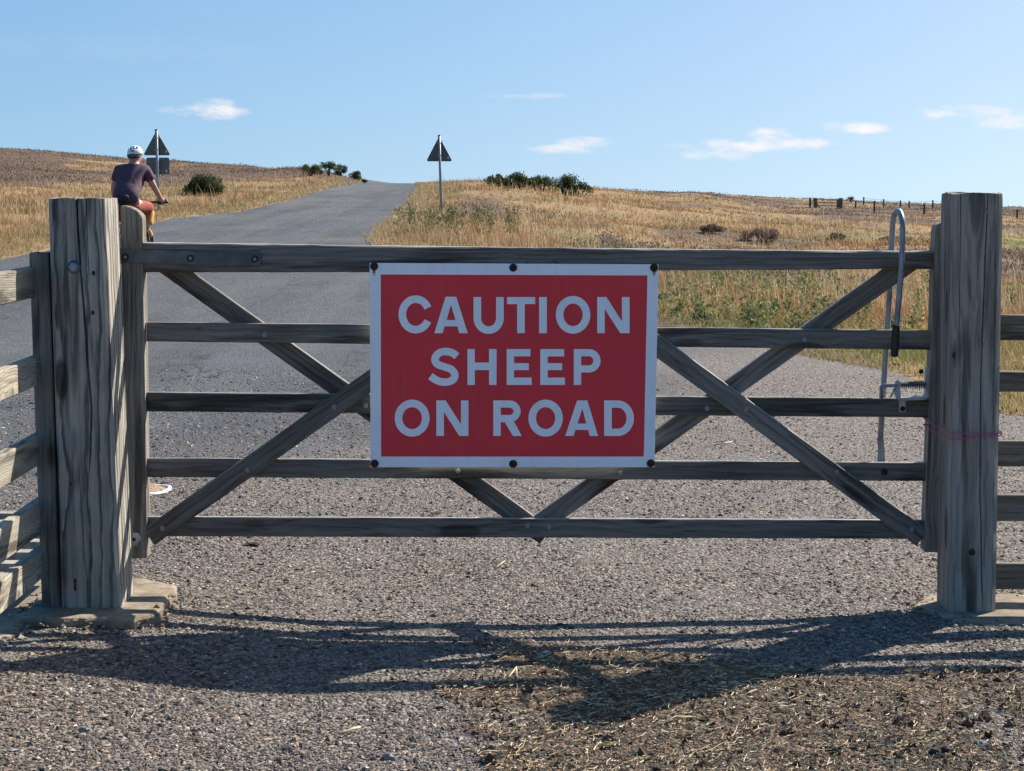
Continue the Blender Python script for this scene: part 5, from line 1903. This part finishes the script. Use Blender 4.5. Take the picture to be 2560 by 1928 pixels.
def bpart(name, bm, mat, parent=None, smooth=True):
    o_ = bm_obj(name, bm, mat, None, smooth, BIKE_M.copy())
    adopt(o_, parent or bike)
    return o_


for (wy, nm) in ((-0.45, 'rear_wheel'), (0.66, 'front_wheel')):
    rt = [Vector((0, wy + 0.345 * math.cos(a), 0.355 + 0.345 * math.sin(a))) for a in np.linspace(0, 2 * math.pi, 41)[:-1]]
    whl = bpart(nm, tube_bm(rt, 0.027, 8, closed=True), TYRE)
    rm = [Vector((0, wy + 0.31 * math.cos(a), 0.355 + 0.31 * math.sin(a))) for a in np.linspace(0, 2 * math.pi, 41)[:-1]]
    bpart('rim', tube_bm(rm, 0.013, 6, closed=True), FRAME, whl)
    bm = bmesh.new()
    for k in range(16):
        a = 2 * math.pi * k / 16
        tube_bm([Vector((0.02 * (-1) ** k, wy, 0.355)), Vector((0, wy + 0.305 * math.cos(a), 0.355 + 0.305 * math.sin(a)))], 0.002, 4, bm)
    bpart('spokes', bm, GALV, whl)
    bpart('hub', tube_bm([Vector((-0.05, wy, 0.355)), Vector((0.05, wy, 0.355))], 0.02, 10), FRAME, whl)
BBp = Vector((0, 0.0, 0.33))
seat_t, head_t, head_b = Vector((0, -0.19, 0.84)), Vector((0, 0.47, 0.88)), Vector((0, 0.51, 0.76))
bm = tube_bm([BBp, seat_t], 0.018, 10)
tube_bm([seat_t + Vector((0, 0.03, -0.07)), head_t], 0.02, 10, bm)
tube_bm([BBp, head_b], 0.025, 10, bm)
tube_bm([head_b + Vector((0, 0.01, -0.03)), head_t + Vector((0, -0.01, 0.03))], 0.026, 10, bm)
for s in (-1, 1):
    tube_bm([BBp + Vector((0.04 * s, 0, 0)), Vector((0.065 * s, -0.45, 0.355))], 0.011, 8, bm)
    tube_bm([seat_t + Vector((0.02 * s, 0.02, -0.1)), Vector((0.065 * s, -0.45, 0.355))], 0.009, 8, bm)
bpart('frame', bm, FRAME)
bm = bmesh.new()
for s in (-1, 1):
    tube_bm([Vector((0.06 * s, 0.53, 0.72)), Vector((0.065 * s, 0.66, 0.355))], 0.018, 8, bm)
tube_bm([Vector((-0.06, 0.53, 0.72)), Vector((0.06, 0.53, 0.72))], 0.018, 8, bm)
bpart('fork', bm, FRAME)
HBY, HBZ = 0.5, 0.985
bar = bpart('handlebar', tube_bm([Vector((-0.4, HBY - 0.05, HBZ)), Vector((-0.15, HBY, HBZ)), Vector((0, HBY + 0.03, HBZ - 0.02)), Vector((0.15, HBY, HBZ)), Vector((0.4, HBY - 0.05, HBZ))], 0.015, 10), BLACKPLASTIC)
bpart('stem', tube_bm([Vector((0, 0.46, 0.9)), Vector((0, HBY + 0.03, HBZ - 0.02))], 0.02, 8), FRAME, bar)
for s in (-1, 1):
    bpart('grip', tube_bm([Vector((0.26 * s, HBY - 0.03, HBZ)), Vector((0.42 * s, HBY - 0.055, HBZ))], 0.02, 10), BLACKPLASTIC, bar)
    bpart('brake_lever', tube_bm([Vector((0.24 * s, HBY - 0.02, HBZ - 0.01)), Vector((0.27 * s, HBY + 0.05, HBZ - 0.03)), Vector((0.38 * s, HBY + 0.04, HBZ - 0.045))], 0.008, 6), FRAME, bar)
bm = lathe_bm([(0.0, 0.035), (0.05, 0.03), (0.075, 0.01), (0.07, -0.015), (0.0, -0.03)], 16)
for v in bm.verts:
    v.co = Vector((v.co.x * (1.0 if v.co.y < 0 else 0.45), v.co.y * 1.8 - 0.2, v.co.z + 0.93))
bpart('saddle', bm, BLACKPLASTIC)
bpart('seat_pin', tube_bm([seat_t, Vector((0, -0.21, 0.92))], 0.014, 8), FRAME)
for s, ang in ((1, 100), (-1, 280)):
    pe = BBp + Vector((0.09 * s, 0.17 * math.cos(R(ang)), 0.17 * math.sin(R(ang))))
    ck = bpart('crank', tube_bm([BBp + Vector((0.06 * s, 0, 0)), pe], 0.013, 8), FRAME)
    bpart('pedal', box_bm(pe.x + 0.075 * s, pe.y, pe.z, 0.1, 0.1, 0.02, 0.004), BLACKPLASTIC, ck, False)


def skin_obj(name, verts, edges, mat, parent, sub=2, root_i=0):
    me = bpy.data.meshes.new(name)
    me.from_pydata([v[0] for v in verts], edges, [])
    ob = bpy.data.objects.new(name + '_tmp', me)
    COL.objects.link(ob)
    sk = ob.modifiers.new('skin', 'SKIN')
    sk.use_smooth_shade = True
    for i, v in enumerate(verts):
        r_ = v[1]
        me.skin_vertices[0].data[i].radius = r_ if isinstance(r_, tuple) else (r_, r_)
        me.skin_vertices[0].data[i].use_root = (i == root_i)
    ss = ob.modifiers.new('sub', 'SUBSURF')
    ss.levels = ss.render_levels = sub
    dg = bpy.context.evaluated_depsgraph_get()
    dg.update()
    m2 = bpy.data.meshes.new_from_object(ob.evaluated_get(dg))
    bpy.data.objects.remove(ob)
    m2.name = name
    m2.materials.clear()
    m2.materials.append(mat)
    m2.polygons.foreach_set('use_smooth', np.ones(len(m2.polygons), dtype=bool))
    o2 = bpy.data.objects.new(name, m2)
    COL.objects.link(o2)
    o2.matrix_world = BIKE_M.copy()
    if parent is not None:
        adopt(o2, parent)
    return o2


SKIN = plain('skin', (0.5, 0.27, 0.19), rough=0.6, var=0.08, scale=20, bump=0)
SHIRT = plain('plum_jersey', (0.09, 0.043, 0.066), rough=0.85, var=0.2, scale=16, bump=0.3, bscale=60)
SHORTS = plain('rust_red_shorts', (0.33, 0.06, 0.035), rough=0.85, var=0.15, scale=20, bump=0.2)
YELLOW = plain('amber_leggings', (0.62, 0.3, 0.05), rough=0.8, var=0.2, scale=20, bump=0.2)
GLOVE = plain('dark_glove', (0.018, 0.018, 0.022), rough=0.8, var=0.2)
NAVY = plain('navy_waist_bag', (0.02, 0.02, 0.03), rough=0.8, var=0.3, scale=12)
HELMET = plain('white_helmet', (0.74, 0.76, 0.74), rough=0.35, var=0.05, bump=0)

person = empty('person', Vector((cyx, cyy, cyz)), 'cyclist seen from behind in a plum jersey, orange shorts and white helmet', 'person')
person.matrix_world = BIKE_M
bpy.context.view_layer.update()
bv = [((0, -0.16, 0.98), (0.15, 0.12)), ((0, -0.06, 1.13), (0.145, 0.1)), ((0, 0.08, 1.3), (0.165, 0.11)), ((0, 0.17, 1.42), (0.15, 0.1)), ((0, 0.24, 1.5), 0.06),
      ((0, 0.28, 1.57), 0.082), ((0, 0.31, 1.66), 0.088), ((0, 0.33, 1.72), 0.06),
      ((0.185, 0.17, 1.42), 0.066), ((0.29, 0.22, 1.2), 0.046), ((0.335, 0.38, 1.03), 0.034), ((0.345, 0.45, 1.0), 0.034),
      ((-0.185, 0.17, 1.42), 0.066), ((-0.29, 0.22, 1.2), 0.046), ((-0.335, 0.38, 1.03), 0.034), ((-0.345, 0.45, 1.0), 0.034),
      ((0.1, -0.08, 0.94), 0.11), ((0.21, 0.28, 0.93), 0.066), ((0.215, 0.1, 0.62), 0.046), ((0.2, 0.2, 0.555), 0.038), ((0.19, 0.27, 0.545), 0.03),
      ((-0.1, -0.08, 0.92), 0.11), ((-0.15, 0.24, 0.68), 0.066), ((-0.16, 0.0, 0.3), 0.046), ((-0.16, 0.1, 0.22), 0.038), ((-0.16, 0.17, 0.215), 0.03),
      ((0, 0.405, 1.63), 0.016), ((0.09, 0.3, 1.63), 0.018), ((-0.09, 0.3, 1.63), 0.018)]
be = [(0, 1), (1, 2), (2, 3), (3, 4), (4, 5), (5, 6), (6, 7), (3, 8), (8, 9), (9, 10), (10, 11), (3, 12), (12, 13), (13, 14), (14, 15), (0, 16), (16, 17), (17, 18), (18, 19), (19, 20),
      (0, 21), (21, 22), (22, 23), (23, 24), (24, 25), (6, 26), (6, 27), (6, 28)]
skin_obj('body', bv, be, SKIN, person)
skin_obj('jersey', [((0, -0.2, 0.96), (0.21, 0.17)), ((0, -0.09, 1.12), (0.2, 0.16)), ((0, 0.07, 1.3), (0.2, 0.15)), ((0, 0.165, 1.425), (0.17, 0.13)), ((0, 0.215, 1.475), 0.085),
                    ((0.195, 0.17, 1.425), 0.088), ((0.262, 0.205, 1.27), 0.074), ((-0.195, 0.17, 1.425), 0.088), ((-0.262, 0.205, 1.27), 0.074)],
         [(0, 1), (1, 2), (2, 3), (3, 4), (3, 5), (5, 6), (3, 7), (7, 8)], SHIRT, person, root_i=2)
skin_obj('shorts', [((0, -0.17, 1.0), (0.172, 0.13)), ((0, -0.14, 0.93), (0.19, 0.16)), ((0.115, -0.03, 0.93), 0.145), ((0.185, 0.18, 0.93), 0.118), ((0.21, 0.25, 0.85), 0.1), ((-0.115, -0.04, 0.88), 0.122), ((-0.145, 0.16, 0.74), 0.09)],
         [(0, 1), (1, 2), (2, 3), (3, 4), (1, 5), (5, 6)], SHORTS, person, root_i=1)
skin_obj('legging', [((0.215, 0.26, 0.9), 0.078), ((0.23, 0.2, 0.78), 0.064), ((0.235, 0.12, 0.66), 0.056)], [(0, 1), (1, 2)], YELLOW, person)
skin_obj('legging', [((-0.15, 0.24, 0.68), 0.07), ((-0.155, 0.1, 0.45), 0.06), ((-0.16, 0.0, 0.32), 0.052)], [(0, 1), (1, 2)], YELLOW, person)
skin_obj('shoe', [((0.235, 0.06, 0.6), 0.056), ((0.235, 0.11, 0.56), 0.056), ((0.22, 0.2, 0.54), 0.048), ((0.21, 0.29, 0.53), 0.036)], [(0, 1), (1, 2), (2, 3)], YELLOW, person)
skin_obj('shoe', [((-0.16, -0.03, 0.27), 0.056), ((-0.16, 0.02, 0.235), 0.056), ((-0.16, 0.12, 0.21), 0.046), ((-0.16, 0.2, 0.205), 0.036)], [(0, 1), (1, 2), (2, 3)], YELLOW, person)
skin_obj('heel_panel', [((0.235, 0.018, 0.6), 0.03), ((0.235, 0.022, 0.55), 0.036), ((0.235, 0.05, 0.515), 0.03)], [(0, 1), (1, 2)], GLOVE, person)
skin_obj('waist_bag', [((-0.12, -0.25, 1.04), (0.05, 0.06)), ((0, -0.27, 1.05), (0.055, 0.06)), ((0.1, -0.255, 1.04), (0.05, 0.06))], [(0, 1), (1, 2)], NAVY, person)
for s in (-1, 1):
    gv = [((0.345 * s, 0.43, 1.005), 0.036), ((0.35 * s, 0.48, 1.008), 0.034)]
    ge = [(0, 1)]
    for k in range(4):
        fx_ = 0.318 * s + k * 0.022 * s
        i0 = len(gv)
        gv += [((fx_, 0.5, 1.006), 0.0105), ((fx_, 0.497, 0.975), 0.0095), ((fx_, 0.468, 0.962 + 0.002 * k), 0.009)]
        ge += [(1, i0), (i0, i0 + 1), (i0 + 1, i0 + 2)]
    i0 = len(gv)
    gv += [((0.308 * s, 0.455, 0.995), 0.011), ((0.3 * s, 0.475, 0.972), 0.0095)]
    ge += [(0, i0), (i0, i0 + 1)]
    skin_obj('glove', gv, ge, GLOVE, person, sub=1)
# helmet: shell with real vent openings backed by a dark liner
HC = Vector((0, 0.315, 1.67))
bm = bmesh.new()
bmesh.ops.create_uvsphere(bm, u_segments=28, v_segments=18, radius=1.0)
kill = []
for f in bm.faces:
    c = f.calc_center_median()
    low = -0.12 if c.y < 0 else 0.05
    vent = (0.26 < abs(c.x) < 0.52 or abs(c.x) < 0.12) and 0.12 < c.z < 0.9 and (math.sin(c.z * 9.0 + abs(c.x) * 4) > -0.1)
    if c.z < low or vent:
        kill.append(f)
bmesh.ops.delete(bm, geom=kill, context='FACES')
for v in bm.verts:
    v.co = Vector((v.co.x * 0.108, v.co.y * 0.138, v.co.z * 0.105)) + HC
ret = bmesh.ops.solidify(bm, geom=list(bm.faces), thickness=0.014)
hm = bpart('helmet', bm, HELMET, person)
bm = bmesh.new()
bmesh.ops.create_uvsphere(bm, u_segments=20, v_segments=12, radius=1.0)
for v in bm.verts:
    v.co = Vector((v.co.x * 0.097, v.co.y * 0.122, max(v.co.z, -0.35) * 0.092)) + HC
bpart('liner', bm, GLOVE, hm)
bpart('strap', tube_bm([HC + Vector((0.098, -0.04, -0.03)), HC + Vector((0.06, -0.115, -0.06)), HC + Vector((0, -0.13, -0.065)), HC + Vector((-0.06, -0.115, -0.06)), HC + Vector((-0.098, -0.04, -0.03))], 0.013, 8), GLOVE, hm)

# ------------------------------------------------------------------ small things lying about
bz = G(345, 1088, 0.02)
rim_root = empty('plastic_rim', bz, 'white plastic tub rim sunk in the grit behind the hanging stile', 'tub')
cen = G(370, 1252, 0.02)
cen.z = float(road_z(np.array([cen.x]), np.array([cen.y + 0.06]))[0]) + 0.008
rr_ = 0.115
ring = [cen + Vector((math.cos(a) * rr_ - 0.02, math.sin(a) * rr_ * 1.25 + 0.06, 0.002 + 0.004 * math.sin(a * 3 + 1))) for a in np.linspace(0, 2 * math.pi, 41)[:-1]]
rim_root.location = cen
bpy.context.view_layer.update()
bm_obj('rim', tube_bm(ring, [0.011] * 40, 8, closed=True), WHITE_PLASTIC, rim_root, True)
bm = bmesh.new()
cv = bm.verts.new(cen + Vector((-0.03, 0.1, 0.04)))
rv = [bm.verts.new(p + Vector((0, 0, -0.004)) + (cen - p) * 0.06) for p in ring]
for k in range(40):
    bm.faces.new((rv[k], rv[(k + 1) % 40], cv))
bm_obj('soil', bm, plain('dry_soil', (0.3, 0.2, 0.11), rough=0.95, var=0.4, scale=60, bump=1.0), rim_root, True)


def lump(name, px, py, size, mat, label, cat, squash=0.55, elong=1.4, seed=0, sub=3, rough=0.45):
    c = G(px, py, 0.012)
    c.z = float(road_z(np.array([c.x]), np.array([c.y]))[0])
    bm = bmesh.new()
    bmesh.ops.create_icosphere(bm, subdivisions=sub, radius=1.0)
    for v in bm.verts:
        n_ = mnoise.noise(v.co * 1.6 + Vector((seed, 0, 0))) * rough + mnoise.noise(v.co * 4.5 + Vector((0, seed, 0))) * rough * 0.5
        q_ = v.co * (1 + n_)
        v.co = Vector((q_.x * size * elong, q_.y * size, max(q_.z, -0.4) * size * squash + size * squash * 0.35))
    ob = bm_obj(name, bm, mat, None, False, Matrix.Translation(c) @ Matrix.Rotation(seed, 4, 'Z'))
    tag(ob, label, cat)
    return ob


PALE_STONE = plain('pale_stone', (0.6, 0.56, 0.5), rough=0.85, var=0.2, scale=40, bump=0.4)
GREY_STONE = plain('grey_stone', (0.2, 0.19, 0.185), rough=0.85, var=0.3, scale=40, bump=0.5)
lump('dung_lump', 630, 1380, 0.022, DUNG, 'dark brown lump of dung alone on the grit under the gate, left end', 'dung', 0.5, 1.6, 0.3)
lump('dung_lump', 2355, 1888, 0.03, DUNG, 'blackish clod of dung in the straw near the bottom right corner', 'dung', 0.75, 1.2, 1.9)
lump('dung_lump', 2115, 1010, 0.016, DUNG, 'small dark dropping on the apron left of the spring latch', 'dung', 0.6, 1.3, 2.4)
lump('dung_lump', 2240, 912, 0.03, DUNG, 'flattened dark dropping at the grass edge behind the lever grip', 'dung', 0.35, 1.7, 2.9)
lump('dung_lump', 1090, 1284, 0.02, DUNG, 'dark dropping lying just above the bottom rail left of the lower V brace', 'dung', 0.4, 1.7, 4.2)
lump('stone', 1365, 1641, 0.016, PALE_STONE, 'pale whitish pebble in the gate shadow above the straw', 'stone', 0.6, 1.4, 0.8)
lump('stone', 416, 1525, 0.026, PALE_STONE, 'rounded pale stone against the corner of the left concrete pad', 'stone', 0.85, 1.0, 3.1)
lump('stone', 2455, 1870, 0.018, GREY_STONE, 'grey pebble beside the blackish clod in the bottom right corner', 'stone', 0.7, 1.2, 5.1)
lump('stone', 975, 1905, 0.017, GREY_STONE, 'angular grey pebble at the left tip of the straw near the bottom edge', 'stone', 0.7, 1.3, 5.9)
lump('stone', 215, 1862, 0.016, GREY_STONE, 'pinkish grey pebble standing proud at the lower left', 'stone', 0.8, 1.1, 6.6)

STRAW_ONE = plain('straw_stalk', (0.5, 0.4, 0.24), rough=0.65, var=0.15, scale=60, bump=0.2)


def stalk(pts_px, r_, label):
    pts = []
    for (px, py, h) in pts_px:
        c = G(px, py, 0.015)
        c.z = float(road_z(np.array([c.x]), np.array([c.y]))[0]) + 0.01 + h
        pts.append(c)
    o_ = pts[0]
    ob = bm_obj('straw_stalk', tube_bm([p - o_ for p in pts], r_, 6), STRAW_ONE, None, True, Matrix.Translation(o_))
    tag(ob, label, 'straw')


stalk([(1265, 1715, 0), (1290, 1685, 0.003)], 0.0025, 'short straw leaning at the left of the crossed pair in the shadow')
stalk([(1291, 1684, 0.004), (1293, 1716, 0)], 0.0022, 'upright thin straw crossing another in the gate shadow')
stalk([(1310, 1690, 0.004), (1380, 1694, 0.008), (1440, 1708, 0.004), (1466, 1718, 0)], 0.0016, 'long thin straw curving across the dark shadow under the sign')
stalk([(852, 1846, 0), (880, 1836, 0.006), (900, 1829, 0.004)], 0.0042, 'thick pale straw lying alone on bare grit at bottom centre left')
stalk([(1238, 1168 + 266, 0), (1262, 1420, 0.004)], 0.002, 'bent pale straw on the grit below the middle of the bottom rail')
stalk([(1630, 1830, 0), (1690, 1808, 0.008), (1738, 1806, 0.003)], 0.0028, 'long pale straw at the lower edge of the post shadow')
stalk([(1788, 1116, 0), (1830, 1112, 0.004)], 0.004, 'pale straw on the apron seen between the third and fourth rails')
